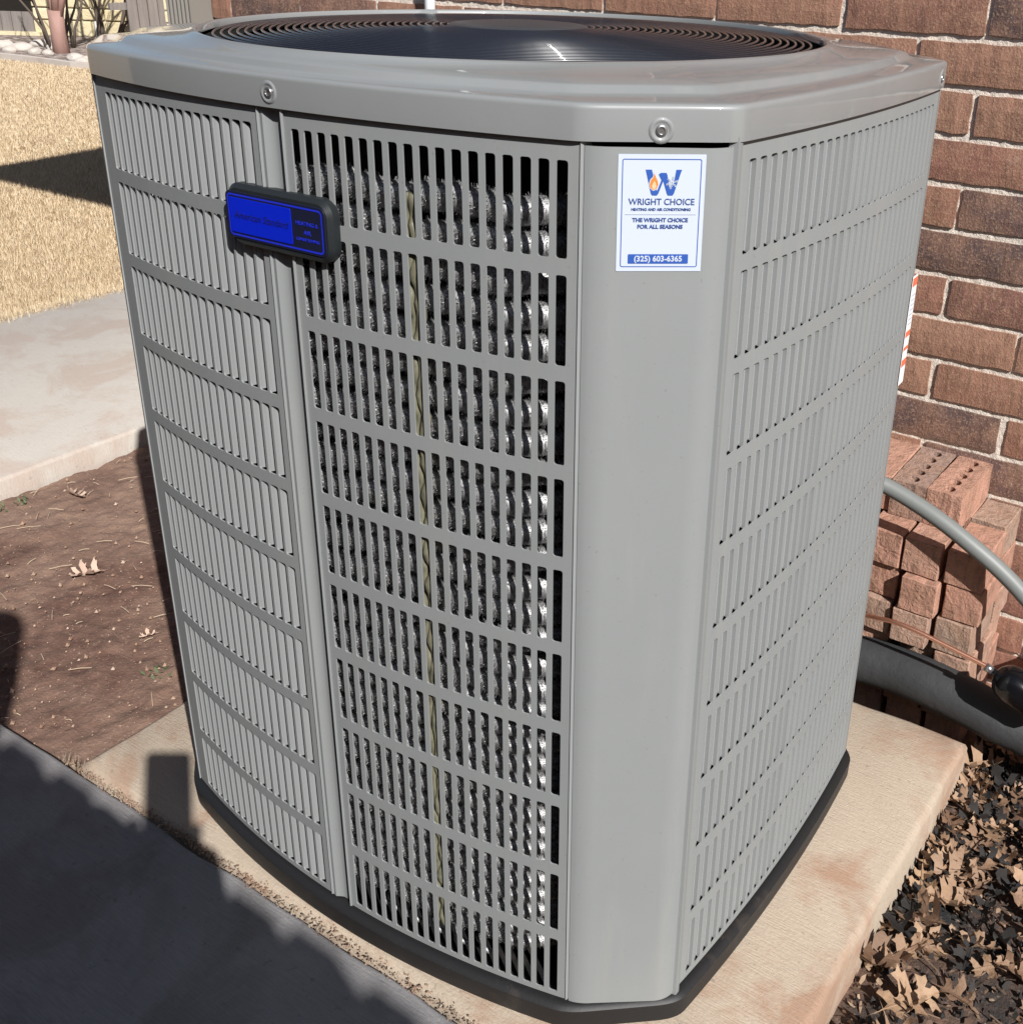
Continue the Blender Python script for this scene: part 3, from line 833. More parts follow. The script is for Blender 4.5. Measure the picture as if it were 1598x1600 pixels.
S0 = .1254
# head joints of the even courses at S0 - k*BPX (course 0 lies above bed 1)
jobs = []
for c in range(-16, 17):
    zc = ZBED-(c+.5)*CH
    off = 0 if c % 2 == 0 else -.37*BPX-.02
    for k in range(-12, 9):
        xr = S0-k*BPX+off+rb.uniform(-.004, .004)
        xc = xr-BPX/2
        lo, hi = xc-BW/2, xc+BW/2
        if hi < HX0+.03 or lo > HX1-.02: continue
        lo = max(lo, HX0); hi = min(hi, HX1)
        jobs.append((c, (lo+hi)/2, zc, (hi-lo)/BW))
def score(j):
    P = Vector((j[1], WY, j[2]))-CAM; zc = P.dot(Fw)
    if zc < .3: return 9
    u = PX+F_PX*P.dot(Rv)/zc; v = PY-F_PX*P.dot(Uv)/zc
    return max(abs(u-900)/900, abs(v-500)/600)
jobs.sort(key=score)
for n_b, (c, xc, zc, sc) in enumerate(jobs):
    me = bms[rb.randrange(10)]; dy = rb.uniform(-.0015, .0015); rt = rb.uniform(-.004, .004); fl = rb.random() < .5
    if n_b < 290:
        o = link('brick', me, BRICK); o.parent = wall; o.location = (xc, WY+dy, zc+rb.uniform(-.001, .001)); o.rotation_euler = (0, rt, 0)
        o.scale = (sc, 1, 1)
    else:
        n0 = len(far.v); far.v += [(xc+v.co.x*sc, WY+dy+v.co.y, zc+v.co.z) for v in me.vertices]
        far.f += [tuple(q+n0 for q in p.vertices) for p in me.polygons]
fo = far.build('brick', BRICK); fo.parent = wall; fo.location = (0, 0, 0); fo['kind'] = 'stuff'
# the house return side (left) with coursed brick as one joined part
far = MB()
for c in range(-16, 17):
    zc = ZBED-(c+.5)*CH
    for k in range(20):
        yc = WY+.02+BPX*(k+.5)+(0 if c % 2 else .11)
        n0 = len(far.v); me = bms[(c+k) % 10]
        far.v += [(HX0-.0+v.co.y, yc+v.co.x, zc+v.co.z) for v in me.vertices]; far.f += [tuple(q+n0 for q in p.vertices) for p in me.polygons]
fo = far.build('brick', BRICK); fo.parent = wall; fo['kind'] = 'stuff'
for ch_ in list(wall.children):   # wall object is offset under the house, children use world coordinates
    pass
# roof with eave
ROOFM = NT('roof_shingle', (.10, .09, .085), .9); ROOFM.color(ROOFM.mix(ROOFM.noise(30, 4, .7), (.07, .062, .058), (.15, .135, .12))); ROOFM = ROOFM.m
TRIM = plain('trim_paint', (.45, .40, .34), .6)
mb = MB(); mb.box(((-3.42+3.9)/2, .68+3.4, EAVE+.02), (7.32, 6.8, .16)); H(mb.build('soffit', TRIM))
mb = MB(); x0, x1, y0, y1 = -3.44, 3.9, .66, 7.6
mb.add([(x0, y0, EAVE+.10), (x1, y0, EAVE+.10), (x1, y1, EAVE+.10), (x0, y1, EAVE+.10), (x0+1.2, (y0+y1)/2, EAVE+1.7), (x1, (y0+y1)/2, EAVE+1.7)],
       [(0, 1, 5, 4), (2, 3, 4, 5), (0, 4, 3), (1, 2, 5), (0, 3, 2, 1)]); H(mb.build('roof', ROOFM))
# downspout: fluted grey channel at the wall corner
DSP = NT('downspout_paint', (.20, .185, .165), .5).m
mb = MB(); prof = []
x0, x1, y0, y1 = -2.267, -2.159, WY-.085, WY+.055
nfl = 6
for k in range(nfl*4+1):
    t = k/(nfl*4); ph = k % 4
    prof.append((x0+(x1-x0)*t, y0+(.010 if ph in (1, 2) else 0)))
for k in range(1, 5): prof.append((x1, y0+(y1-y0)*k/4))
prof.append((x0, y1))
n = len(prof)
for zq in (.02, EAVE-.05): mb.v += [(x, y, zq) for x, y in prof]
for k in range(n): mb.f.append((k, (k+1) % n, n+(k+1) % n, n+k))
mb.f.append(tuple(range(n))[::-1]); mb.f.append(tuple(range(n, 2*n)))
H(mb.build('downspout', DSP))
# white service pipe on the wall with its clips
WPIPE = NT('white_pipe', (.72, .76, .78), .4).m
mb = MB(); mb.tube([(-1.266, WY-.045, .5), (-1.266, WY-.045, 2.4)], .0135, 16); H(mb.build('pipe', WPIPE, smooth=True))
mb = MB()
for zq in (.9, 1.75): mb.box((-1.266, WY-.022, zq), (.05, .03, .02))
H(mb.build('pipe_clip', STEEL))

# ------------------------------------------------------------------ brick pile
def plain_brick(w, d, h, seed):
    bm = bmesh.new(); rnd = random.Random(seed)
    bmesh.ops.create_cube(bm, size=1)
    for v in bm.verts: v.co = Vector((v.co.x*w, v.co.y*d, v.co.z*h))
    bmesh.ops.subdivide_edges(bm, edges=bm.edges[:], cuts=2, use_grid_fill=True)
    for v in bm.verts: v.co += Vector((rnd.uniform(-1, 1), rnd.uniform(-1, 1), rnd.uniform(-1, 1)))*.0011
    bmesh.ops.bevel(bm, geom=[e for e in bm.edges if len(e.link_faces) == 2 and e.calc_face_angle(0) > 1.1], offset=.0022, segments=1, affect='EDGES')
    me = bpy.data.meshes.new('brick'); bm.to_mesh(me); bm.free(); return me
def cored_brick(w, d, h, r=.0135, n=5, depth=.06, seed=0):
    bm = bmesh.new(); hz = h/2; rnd = random.Random(seed)
    edges = []; K = 12
    def loop(pts):
        vs = [bm.verts.new(p) for p in pts]; es = [bm.edges.new((vs[i], vs[(i+1) % len(vs)])) for i in range(len(vs))]; return vs, es
    m = 10; per = []
    for i in range(m): per.append((-w/2+w*i/m, -d/2))
    for i in range(m*2): per.append((w/2, -d/2+d*i/(2*m)))
    for i in range(m): per.append((w/2-w*i/m, d/2))
    for i in range(m*2): per.append((-w/2, d/2-d*i/(2*m)))
    per = [(x+rnd.uniform(-.0008, .0008), y+rnd.uniform(-.0008, .0008)) for x, y in per]
    ov, oe = loop([(x, y, hz) for x, y in per]); edges += oe
    holes = []
    for k in range(n):
        cy = (k-(n-1)/2)*d/n*.93
        hv, he = loop([(r*math.cos(2*math.pi*q/K), cy+r*1.05*math.sin(2*math.pi*q/K), hz) for q in range(K)]); edges += he; holes.append(hv)
    bmesh.ops.triangle_fill(bm, use_beauty=True, use_dissolve=False, edges=edges, normal=(0, 0, 1))
    # remove faces filling the holes
    kill = [f for f in bm.faces if any(abs(f.calc_center_median().y-(k-(n-1)/2)*d/n*.93) < r*.85 and abs(f.calc_center_median().x) < r*.8 and all((Vector((v.co.x, (v.co.y-(k-(n-1)/2)*d/n*.93)/1.05)).length < r*1.02) for v in f.verts) for k in range(n))]
    bmesh.ops.delete(bm, geom=kill, context='FACES_ONLY')
    bot = [bm.verts.new((v.co.x, v.co.y, -hz)) for v in ov]
    for i in range(len(ov)):
        j = (i+1) % len(ov); bm.faces.new((ov[i], bot[i], bot[j], ov[j]))
    bm.faces.new(bot[::-1])
    for hv in holes:
        b = [bm.verts.new((v.co.x, v.co.y, hz-depth)) for v in hv]
        for i in range(K):
            j = (i+1) % K; bm.faces.new((hv[i], hv[j], b[j], b[i]))
        bm.faces.new(b)
    bmesh.ops.recalc_face_normals(bm, faces=bm.faces)
    me = bpy.data.meshes.new('brick'); bm.to_mesh(me); bm.free(); return me
rp = random.Random(5)
GRP = 'loose bricks stacked against the house wall'
def pb(me, x, y, z, rz, label):
    o = link('loose_brick', me, PILEB, loc=(x, y, z), rz=rz); tag(o, label, 'brick', GRP); return o
cored = cored_brick(.0745, .205, .080)
pb(cored, .167, .968, .407, .02, 'cored brick with a row of holes on top of the pile, beside the plain one')
pb(cored, .246, .968, .407, -.015, 'cored brick with a row of holes at the right end of the pile top')
pb(plain_brick(.078, .20, .080, 3), .088, .972, .407, .03, 'plain topped salmon brick on the pile top next to the air conditioner')
pb(plain_brick(.078, .20, .080, 4), .006, .972, .405, -.02, 'plain brick on the pile top hidden behind the air conditioner')
cols = [(-.05, .076), (.034, .076), (.116, .076), (.200, .077), (.284, .077)]
zs = [.3265, .2465, .1665, .0865, .0065, -.0735]
rown = ['top', 'second', 'third', 'fourth', 'fifth', 'bottom']
coln = ['fifth column from right', 'fourth column from right', 'third column from right', 'second column from right', 'rightmost column']
pm = [plain_brick(.0765, .150, .0775, s) for s in range(4)]
pmb = [plain_brick(.0765, .108, .0775, s+7) for s in range(3)]
for r_, zq in enumerate(zs):
    for c_, (x, wd) in enumerate(cols):
        jy = rp.uniform(-.014, .012)
        if (r_, c_) in ((1, 3), (2, 3)): jy = -.028
        xx = x+.042+rp.uniform(-.004, .003)+(.010 if r_ % 2 else 0)*(1 if c_ > 2 else 0)
        pb(pm[rp.randrange(4)], xx, .872+jy, zq, rp.uniform(-.05, .05), 'reddish brick end in the %s course, %s of the front pile' % (rown[r_], coln[c_]))
        if c_ >= 3: pb(pmb[rp.randrange(3)], x+.042+rp.uniform(-.004, .006), 1.010, zq+.001, rp.uniform(-.03, .03), 'short brick against the wall behind the %s course, %s' % (rown[r_], coln[c_]))

# ------------------------------------------------------------------ pipes and conduit
def smooth_path(P, k=8):
    P = [Vector(p) for p in P]; out = []
    Q = [P[0]+(P[0]-P[1])]+P+[P[-1]+(P[-1]-P[-2])]
    for i in range(1, len(Q)-2):
        for j in range(k):
            t = j/k; a, b, c, d = Q[i-1], Q[i], Q[i+1], Q[i+2]
            out.append(.5*((2*b)+(-a+c)*t+(2*a-5*b+4*c-d)*t*t+(-a+3*b-3*c+d)*t**3))
    out.append(P[-1]); return out
CONDM = NT('conduit_grey', (.17, .18, .175), .5); CONDM.bump(CONDM.noise(140, 2, .5), .08, .001); CONDM = CONDM.m
mb = MB(); mb.tube(smooth_path([(-.02, .62, .50), (0.06, 0.7, 0.511), (0.101, 0.735, 0.499), (0.149, 0.75, 0.486), (0.205, 0.755, 0.467), (0.274, 0.755, 0.44), (0.343, 0.755, 0.405), (0.397, 0.76, 0.371), (0.449, 0.765, 0.33), (0.51, 0.77, 0.27), (0.530, .80, 0.150), (0.540, .90, .1), (0.540, 1.09, .08)]), .0165, 16)
tag(mb.build('conduit', CONDM, smooth=True), 'grey flexible electrical conduit curving from the unit past the brick pile', 'conduit')
FOAM = NT('foam_insulation', (.028, .029, .031), .75); FOAM.bump(FOAM.noise(38, 5, .65), .45, .006); FOAM = FOAM.m
mb = MB()
pth = smooth_path([(.0, .66, .055), (.10, .745, .058), (.20, .765, .062), (.30, .76, .062), (.39, .76, .050), (.47, .76, .032), (.56, .76, .012), (.68, .77, -.01), (.80, .82, -.02), (.86, .95, -.02), (.87, 1.09, .0)])
rr = [.0500 if i < 38 else .0500-.007*min(1, (i-38)/5) for i in range(len(pth))]
mb.tube(pth, rr, 24)
tag(mb.build('insulated_pipe', FOAM, smooth=True), 'thick black foam insulated refrigerant pipe running behind the pad', 'pipe')
mb = MB(); mb.tube(smooth_path([(.02, .63, .19), (.10, .68, .196), (.159, .70, .206), (.20, .70, .213), (.233, .70, .2165), (.28, .70, .213), (.328, .70, .205), (.38, .70, .196), (.428, .70, .187)]), .0048, 12)
cl = mb.build('copper_line', COPPER, smooth=True)
tag(cl, 'thin bare copper line running to the black filter', 'copper pipe')
BLK = NT('drier_gloss', (.005, .005, .006), .16, spec=.4).m
fd = empty('filter_drier', (.455, .70, .172)); tag(fd, 'glossy black filter drier canister on the copper line', 'filter drier')
ax = Vector((.9, .12, -.42)).normalized(); b = Vector((.434, .70, .182))-Vector((.455, .70, .172))
prof = [(-.020, .006), (-.002, .007), (0, .0075), (.003, .016), (.010, .027), (.020, .034), (.034, .0375), (.05, .038), (.11, .038), (.125, .034), (.138, .018), (.141, .007), (.16, .006)]
mb = MB(); mb.tube([b+ax*(t+.006) for t, _ in prof], [q for _, q in prof], 28)
mb.build('canister', BLK, fd, smooth=True)
mb = MB(); mb.tube([b+ax*-.016, b+ax*-.002], .0085, 12); mb.build('fitting', STEEL, fd, smooth=True)
mb = MB(); mb.tube([b+ax*.16, b+ax*.22+Vector((0, .0, -.02)), b+ax*.30+Vector((0, .05, -.03)), b+ax*.33+Vector((0, .38, -.03))], .005, 10)
mb.build('outlet_tube', COPPER, fd, smooth=True)

# ------------------------------------------------------------------ leaves
from mathutils.geometry import tessellate_polygon
HALF = [(0, .012), (.10, .018), (.17, .05), (.17, .15), (.12, .25), (.17, .255), (.21, .30), (.26, .25), (.31, .18), (.33, .09), (.37, .055), (.42, .09), (.45, .22), (.40, .34), (.46, .335), (.50, .42),
        (.55, .36), (.61, .36), (.63, .25), (.61, .14), (.60, .07), (.64, .05), (.69, .08), (.75, .17), (.74, .25), (.80, .22), (.86, .26), (.86, .15), (.82, .07), (.87, .045), (.92, .09), (.96, .07), (1.0, .0)]
def leaf_mesh(seed, L=.085, curl=1.0):
    rnd = random.Random(seed); mb = MB()
    cu = curl*rnd.uniform(.5, 1.6); tw = rnd.uniform(-1.1, 1.1); bend = rnd.uniform(-.5, .5); wy = rnd.uniform(.72, 1.1)
    def P(x, y):
        z = .55*cu*abs(y)+.9*cu*y*y+.25*cu*(x-.45)**2+.05*math.sin(13*x+seed)*abs(y)*5
        a = tw*(x-.5); yy = y*(1-.45*cu*abs(y))+bend*(x-.5)**2*.6
        return (L*(x-.5), L*(yy*math.cos(a)-z*math.sin(a)*.7), L*(z*math.cos(a)*.8+yy*math.sin(a)))
    for side in (1, -1):
        jit = [(x+rnd.uniform(-.012, .012), max(.008, y*wy*rnd.uniform(.86, 1.16))) for x, y in HALF[1:-1]]
        out = [(0, .012)]+jit+[(1, 0)]
        rib = [(x, 0) for x in (.86, .72, .6, .48, .35, .2, .08, 0)]
        poly = [Vector((x, y, 0)) for x, y in out]+[Vector((x, y, 0)) for x, y in rib]
        tris = tessellate_polygon([poly]); n0 = len(mb.v)
        mb.v += [P(p.x, p.y*side) for p in poly]; mb.f += [tuple(n0+k for k in (t if side > 0 else t[::-1])) for t in tris]
    a = P(0, 0); k = len(mb.v); q = L
    mb.v += [(a[0], a[1]-.0008, a[2]), (a[0], a[1]+.0008, a[2]), (a[0]-.22*q, a[1]+.04*q*rnd.uniform(-1, 1), a[2]+.02*q)]
    mb.f.append((k, k+1, k+2))
    me = mb.rawmesh('oak_leaf', True); me.set_sharp_from_angle(angle=R(60)); return me
leaf_ms = [leaf_mesh(s, L=.088+.014*(s % 3), curl=.6+.3*(s % 4)) for s in range(14)]
for me in leaf_ms: me.materials.append(LEAF)
dark_ms = []
for me in leaf_ms[:5]:
    m2 = me.copy(); m2.materials.clear(); m2.materials.append(LEAFD); dark_ms.append(m2)
pale_ms = []
for me in leaf_ms[5:8]:
    m2 = me.copy(); m2.materials.clear(); m2.materials.append(LEAFP); pale_ms.append(m2)
rl = random.Random(21)
def put_leaf(ms, x, y, z, label, group, s=1):
    o = link('oak_leaf', ms[rl.randrange(len(ms))], None, loc=(x, y, z), rot=(rl.gauss(0, .22), rl.gauss(0, .22), rl.uniform(0, 6.28)))
    o.scale = (s, s, s); tag(o, label, 'leaf', group); return o
def dens(x, y):   # leaves gather along the pad edge and by the pipe
    d = x-PADX1
    if d < .012: return 0
    return math.exp(-d/.14)+.45*max(0, min(1, (y-.12)/.35))+.035
def where(x, y, big):
    if y > .66: return 'in the shade below the insulated pipe'
    d = x-PADX1
    if d < .09: return 'against the right edge of the concrete pad'
    return ('in the leaf litter far from the pad, toward the pipe' if y > .25 else 'on the dark soil in the lower right corner')
k = 0
while k < 190:
    x = rl.uniform(PADX1, 1.05); y = rl.uniform(-.36, .98)
    if rl.random() > dens(x, y): continue
    sc = rl.uniform(.6, 1.12); big = 'large' if sc > .9 else 'small'
    put_leaf(leaf_ms, x, y, -.100+rl.uniform(.002, .022), '%s dry tan oak leaf %s' % (big, where(x, y, 0)), 'dry oak leaves beside the pad', sc); k += 1
k = 0
while k < 115:
    x = rl.uniform(PADX1, 1.0); y = rl.uniform(-.36, .92)
    if rl.random() > dens(x, y): continue
    sc = rl.uniform(.55, 1.0); big = 'large' if sc > .8 else 'small'
    put_leaf(dark_ms, x, y, -.101+rl.uniform(.002, .018), '%s shade-coloured oak leaf %s' % (big, where(x, y, 0)), 'shade-coloured leaves beside the pad', sc); k += 1
# a few pale leaves on the red dirt at the left
for (x, y, s, lab) in ((-2.17, .10, .95, 'largest pale leaf on the red dirt, near the green weeds by the side path'), (-2.08, .34, .6, 'pale leaf fragment leaning on the side path edge'), (-1.55, .42, .9, 'pale curled leaf on the dirt, left one of the pair near the unit'), (-1.42, .36, .8, 'pale curled leaf on the dirt, right one of the pair near the unit'),
                      (-1.66, .10, .75, 'pale leaf in the middle of the red dirt patch'), (-1.28, .55, .6, 'pale leaf fragment in the unit shadow on the dirt'), (-1.95, .62, .5, 'small pale leaf far back on the dirt'), (-1.30, .02, .45, 'small pale leaf near the back corner of the concrete pad'), (-1.22, .20, .5, 'small pale leaf beside the air conditioner base')):
    put_leaf(pale_ms, x, y, -.050, lab, 'pale leaves on the dirt', s)
# straw and pebbles in the dirt
mb = MB()
for i in range(150):
    x, y = rl.uniform(-2.2, -.99), rl.uniform(-.36, 1.3); a = rl.uniform(0, 6.28); L = rl.uniform(.01, .06)
    zq = -.050; p = Vector((x, y, zq)); d = Vector((math.cos(a), math.sin(a), rl.uniform(-.05, .1)))*L
    mb.tube([p, p+d*.5+Vector((0, 0, .002)), p+d], .0007, 4)
tag(mb.build('dry_straw', STRAW), 'bits of dry straw scattered on the red dirt', 'straw', kind='stuff')
mb = MB()
for i in range(2600):
    x, y = rl.uniform(-2.2, -.99), rl.uniform(-.37, 1.4); s = rl.choice([.0012, .0018, .002, .003, .0055])*rl.uniform(.7, 1.3)
    if y > .15 and rl.random() < .65: continue
    v = [Vector((rl.gauss(0, 1), rl.gauss(0, 1), rl.gauss(0, .6))).normalized()*s*rl.uniform(.7, 1.2) for _ in range(4)]
    c = Vector((x, y, -.057+.012*nz(x, y, 3)+.008*nz(x, y, 11, 3)+.5*s))
    o6 = [Vector((1, 0, 0)), Vector((0, 1, 0)), Vector((-1, 0, 0)), Vector((0, -1, 0)), Vector((0, 0, 1)), Vector((0, 0, -1))]
    vs = [c+q*s*rl.uniform(.6, 1.2) for q in o6]
    mb.add(vs, [(0, 1, 4), (1, 2, 4), (2, 3, 4), (3, 0, 4), (1, 0, 5), (2, 1, 5), (3, 2, 5), (0, 3, 5)])
PEB = brick_mat('pebble_mat', [(0, (.2, .12, .08)), (.5, (.36, .25, .18)), (1, (.55, .44, .36))])
tag(mb.build('pebbles', PEB), 'small pebbles and clods strewn on the red dirt', 'pebbles', kind='stuff')
mb = MB()
for i in range(1600):
    x, y = rl.uniform(.43, 1.2), rl.uniform(-.37, 1.0); s = rl.uniform(.002, .008)
    c = Vector((x, y, -.10+.012*nz(x, y, 4)+.5*s)); vs = [c+q*s*rl.uniform(.5, 1.4) for q in o6]
    mb.add(vs, [(0, 1, 4), (1, 2, 4), (2, 3, 4), (3, 0, 4), (1, 0, 5), (2, 1, 5), (3, 2, 5), (0, 3, 5)])
tag(mb.build('mulch_crumbs', LEAFD), 'black mulch crumbs scattered beside the concrete pad', 'mulch', kind='stuff')
LIT = NT('leaf_litter_mat', (.2, .12, .07), .8); g_ = LIT.n('ShaderNodeNewGeometry')
LIT.color(LIT.ramp(g_.outputs['Random Per Island'], [(0, (.012, .011, .011)), (.3, (.03, .024, .02)), (.4, (.12, .072, .047)), (.75, (.22, .14, .09)), (1, (.34, .24, .16))])); LIT = LIT.m
mb = MB(); cnt_ = 0
while cnt_ < 2400:
    x, y = rl.uniform(PADX1, 1.15), rl.uniform(-.37, 1.0)
    if rl.random() > dens(x, y)+.12: continue
    cnt_ += 1
    L = rl.uniform(.004, .022); wd = L*rl.uniform(.15, .8); a = rl.uniform(0, 6.28); p = Vector((x, y, -.104+.012*nz(x, y, 4)+.008*nz(x, y, 14, 3)+rl.uniform(.001, .016)))
    d = Vector((math.cos(a), math.sin(a), rl.gauss(0, .35)))*L; e = Vector((-math.sin(a), math.cos(a), rl.gauss(0, .4)))*wd*.5; up = Vector((0, 0, L*rl.uniform(-.1, .3)))
    mb.add([p-e*.6, p+d*.5-e+up, p+d, p+d*.5+e*.8+up, p+e*.5], [(0, 1, 3, 4), (1, 2, 3)])
tag(mb.build('leaf_litter', LIT), 'crumbled brown and black leaf litter beside the concrete pad', 'leaf litter', kind='stuff')
mb = MB()
for i in range(70):
    x, y = rl.uniform(PADX1+.02, 1.05), rl.uniform(-.36, .7); a = rl.uniform(0, 6.28); L = rl.uniform(.03, .09)
    p = Vector((x, y, -.088)); d = Vector((math.cos(a), math.sin(a), rl.uniform(-.1, .15)))*L; k2 = Vector((rl.gauss(0, .004), rl.gauss(0, .004), .002))
    mb.tube([p, p+d*.5+k2, p+d], [.0013, .0011, .0006], 5)
tag(mb.build('twigs', TWG), 'thin dead twigs mixed in the leaf litter', 'twigs', kind='stuff')
# little green weeds by the side path
for i, (x, y) in enumerate(((-2.175, .165), (-2.165, .235), (-1.17, -.06))):
    mb = MB()
    for q in range(22):
        a = rl.uniform(0, 6.28); L = rl.uniform(.006, .018); p = Vector((x+rl.gauss(0, .012), y+rl.gauss(0, .012), -.055)); d = Vector((math.cos(a), math.sin(a), rl.uniform(.3, 1.2)))*L
        e = Vector((-math.sin(a), math.cos(a), 0))*.004
        mb.add([p, p+d*.5+e, p+d, p+d*.5-e], [(0, 1, 2, 3)])
    lab = ['small green weed at the edge of the side path, nearer one', 'small green weed at the edge of the side path, farther one', 'tiny dull green weed in the dirt near the concrete pad'][i]
    tag(mb.build('weed', GREEN), lab, 'weed')
# tuft of dry grass where the pad meets the walkway
mb = MB()
for q in range(110):
    p = Vector((-.985+rl.gauss(-.02, .03), -.362+abs(rl.gauss(0, .012)), -.06)); a = rl.uniform(0, 6.28); L = rl.uniform(.02, .055)
    d = Vector((math.cos(a)*.35, math.sin(a)*.35, 1))*L; mb.add([p-Vector((.001, 0, 0)), p+Vector((.001, 0, 0)), p+d], [(0, 1, 2)])
tag(mb.build('grass_tuft', STRAW), 'dry grass tuft at the corner between concrete pad and walkway', 'grass tuft')

# ------------------------------------------------------------------ lawn grass
mb = MB(); rg = random.Random(2)
def blades(x, y, L, wd, z0=-.02):
    a = rg.uniform(0, 6.28); lean = rg.uniform(.2, 1.3)
    d = Vector((math.cos(a)*lean, math.sin(a)*lean, 1)).normalized()*L; e = Vector((-math.sin(a), math.cos(a), 0))*wd
    z0 = z0+.02*nz(x, y, .6); p = Vector((x, y, z0)); n0 = len(mb.v)
    mb.v += [tuple(p-e), tuple(p+e), tuple(p+d)]; mb.f.append((n0, n0+1, n0+2))
for i in range(320000):
    # distance from the path edge, denser near
    t = rg.random()**1.5; x = -3.61-9.2*t; dd_ = -3.61-x
    y = rg.uniform(.05+.42*dd_, 2.9+.66*dd_)
    near = (-3.6-x)/8.2
    blades(x, y, rg.uniform(.016, .034)*(1+.4*near), .0011+.0026*near)
for i in range(6000):
    x = -3.605+rg.gauss(.008, .022); y = rg.uniform(-.6, 2.4); blades(x, y, rg.uniform(.02, .05), .0015, -.01)
tag(link('grass', mb.rawmesh('grass'), GRASS), 'dormant tan lawn grass beyond the side path', 'grass', kind='stuff')

# ------------------------------------------------------------------ far garden corner
def P3(u, v, z=None, y=None, dist=None):
    d = Fw+Rv*((u-PX)/F_PX)-Uv*((v-PY)/F_PX)
    t = (z-CAM.z)/d.z if z is not None else dist
    return CAM+d*t
# flower bed edging (concrete strip), bed, stones, tree, limestone wall with black gap, wooden fence
EDG = concrete('edging_concrete', (.60, .54, .49), (.5, .45, .41), (.4, .33, .28), seed=2)
ea, eb, ec = P3(-60, 82, z=0), P3(70, 97, z=0), P3(210, 104, z=0)
mb = MB()
for k in range(3):
    pass
pts = [P3(u, v, z=0) for u, v in ((-80, 80), (0, 90), (60, 97), (110, 104), (160, 108), (260, 112))]
n = len(pts)
for p in pts:
    dr = Vector((p.x-CAM.x, p.y-CAM.y, 0)).normalized()
    mb.v += [(p.x, p.y, -.05), (p.x, p.y, .05), (p.x+dr.x*.14, p.y+dr.y*.14, .05), (p.x+dr.x*.14, p.y+dr.y*.14, -.05)]
for i in range(n-1):
    for a, b in ((0, 1), (1, 2), (2, 3)): mb.f.append((4*i+a, 4*(i+1)+a, 4*(i+1)+b, 4*i+b))
tag(mb.build('bed_edging', EDG), 'pale concrete edging strip between the lawn and the garden bed', 'edging')
far_dir = Vector((Fw.x, Fw.y, 0)).normalized()
MUL = NT('garden_mulch', (.2, .15, .12), .95); MUL.color(MUL.mix(MUL.ramp(MUL.noise(9, 5, .7), [(.4, (0, 0, 0)), (.6, (1, 1, 1))]), (.12, .085, .075), (.42, .35, .31))); MUL.bump(MUL.noise(20, 5, .7), .8, .05); MUL = MUL.m
gb = [P3(-90, 83, z=.0), P3(260, 112, z=.0), P3(300, 40, z=.0), P3(-110, 50, z=.0)]
mb = MB(); mb.add([(p.x+far_dir.x*.1, p.y+far_dir.y*.1, .012) for p in gb], [(0, 1, 2, 3)])
tag(mb.build('garden_bed', MUL), kind='structure')
STONE = NT('landscape_stone', (.55, .5, .43), .9); STONE.color(STONE.mix(STONE.noise(6, 4, .6), (.40, .35, .31), (.66, .60, .54))); STONE.bump(STONE.noise(18, 4, .7), .5, .02); STONE = STONE.m
for i, (u, v, s) in enumerate(((119, 92, .11), (128, 97, .08), (136, 93, .07), (15, 80, .10), (35, 76, .13), (55, 82, .09), (75, 84, .08), (6, 72, .14), (85, 75, .10), (150, 90, .08), (62, 70, .12), (165, 88, .09))):
    p = P3(u, v, z=.02); bm = bmesh.new(); bmesh.ops.create_icosphere(bm, subdivisions=3, radius=1)
    for q in bm.verts: q.co = q.co*(1+.22*mn.noise(q.co*1.6+Vector((i*7, 0, 0))))
    me = bpy.data.meshes.new('landscape_stone'); bm.to_mesh(me); bm.free()
    for pl in me.polygons: pl.use_smooth = True
    o = link('landscape_stone', me, STONE, loc=(p.x, p.y, .03), rz=i); o.scale = (s, s*.8, s*.55)
    lab = ['bright white stone at the foot of the bare tree', 'pale stone right of the white stone, nearer the edging', 'rightmost low stone by the edging', 'far left stone in the garden bed, behind the others', 'large stone left of the tree, upper row', 'stone left of the tree, close to the edging', 'stone just left of the tree trunk', 'biggest stone at the left end of the bed', 'stone close behind the tree trunk', 'stone beside the white stake', 'grey stone under the limestone wall left of the tree', 'stone at the right end of the bed near the unit'][i]
    tag(o, lab, 'stone', 'pale stones in the garden bed')
# limestone house in the back
LIME = NT('limestone', (.55, .48, .3), .9)
g_ = LIME.n('ShaderNodeNewGeometry'); o_ = LIME.n('ShaderNodeObjectInfo')
LIME.color(LIME.mix(LIME.math('MULTIPLY', LIME.noise(5, 5, .7), .8), LIME.ramp(o_.outputs['Random'], [(0, (.74, .67, .46)), (.5, (.64, .56, .36)), (1, (.80, .74, .55))]), (.42, .32, .17))); LIME.bump(LIME.noise(12, 5, .7), .7, .03); LIME = LIME.m
WOODG = NT('weathered_wood', (.15, .13, .125), .85); WOODG.color(WOODG.mix(WOODG.noise(4, 5, .7, stretch=(6, 6, .5)), (.10, .085, .08), (.27, .24, .22))); WOODG = WOODG.m
base = P3(90, 58, z=0); right = Vector((Rt.x, Rt.y, 0)).normalized(); back = Vector((-right.y, right.x, 0))
base = CAM+ (base-CAM); base.z = 0
lw = empty('limestone_house', base, math.atan2(right.y, right.x))
tag(lw, 'yellow limestone house wall far behind the lawn with a dark opening at the left', 'house')
mpx = (base-CAM).dot(Fw)/F_PX
mb = MB(); mb.box((1.0, 1.5, 1.6), (14, 2.6, 3.2)); mb.build('wall', MORTAR, lw)
k = 0; rs_ = random.Random(9)
zq = 0.0
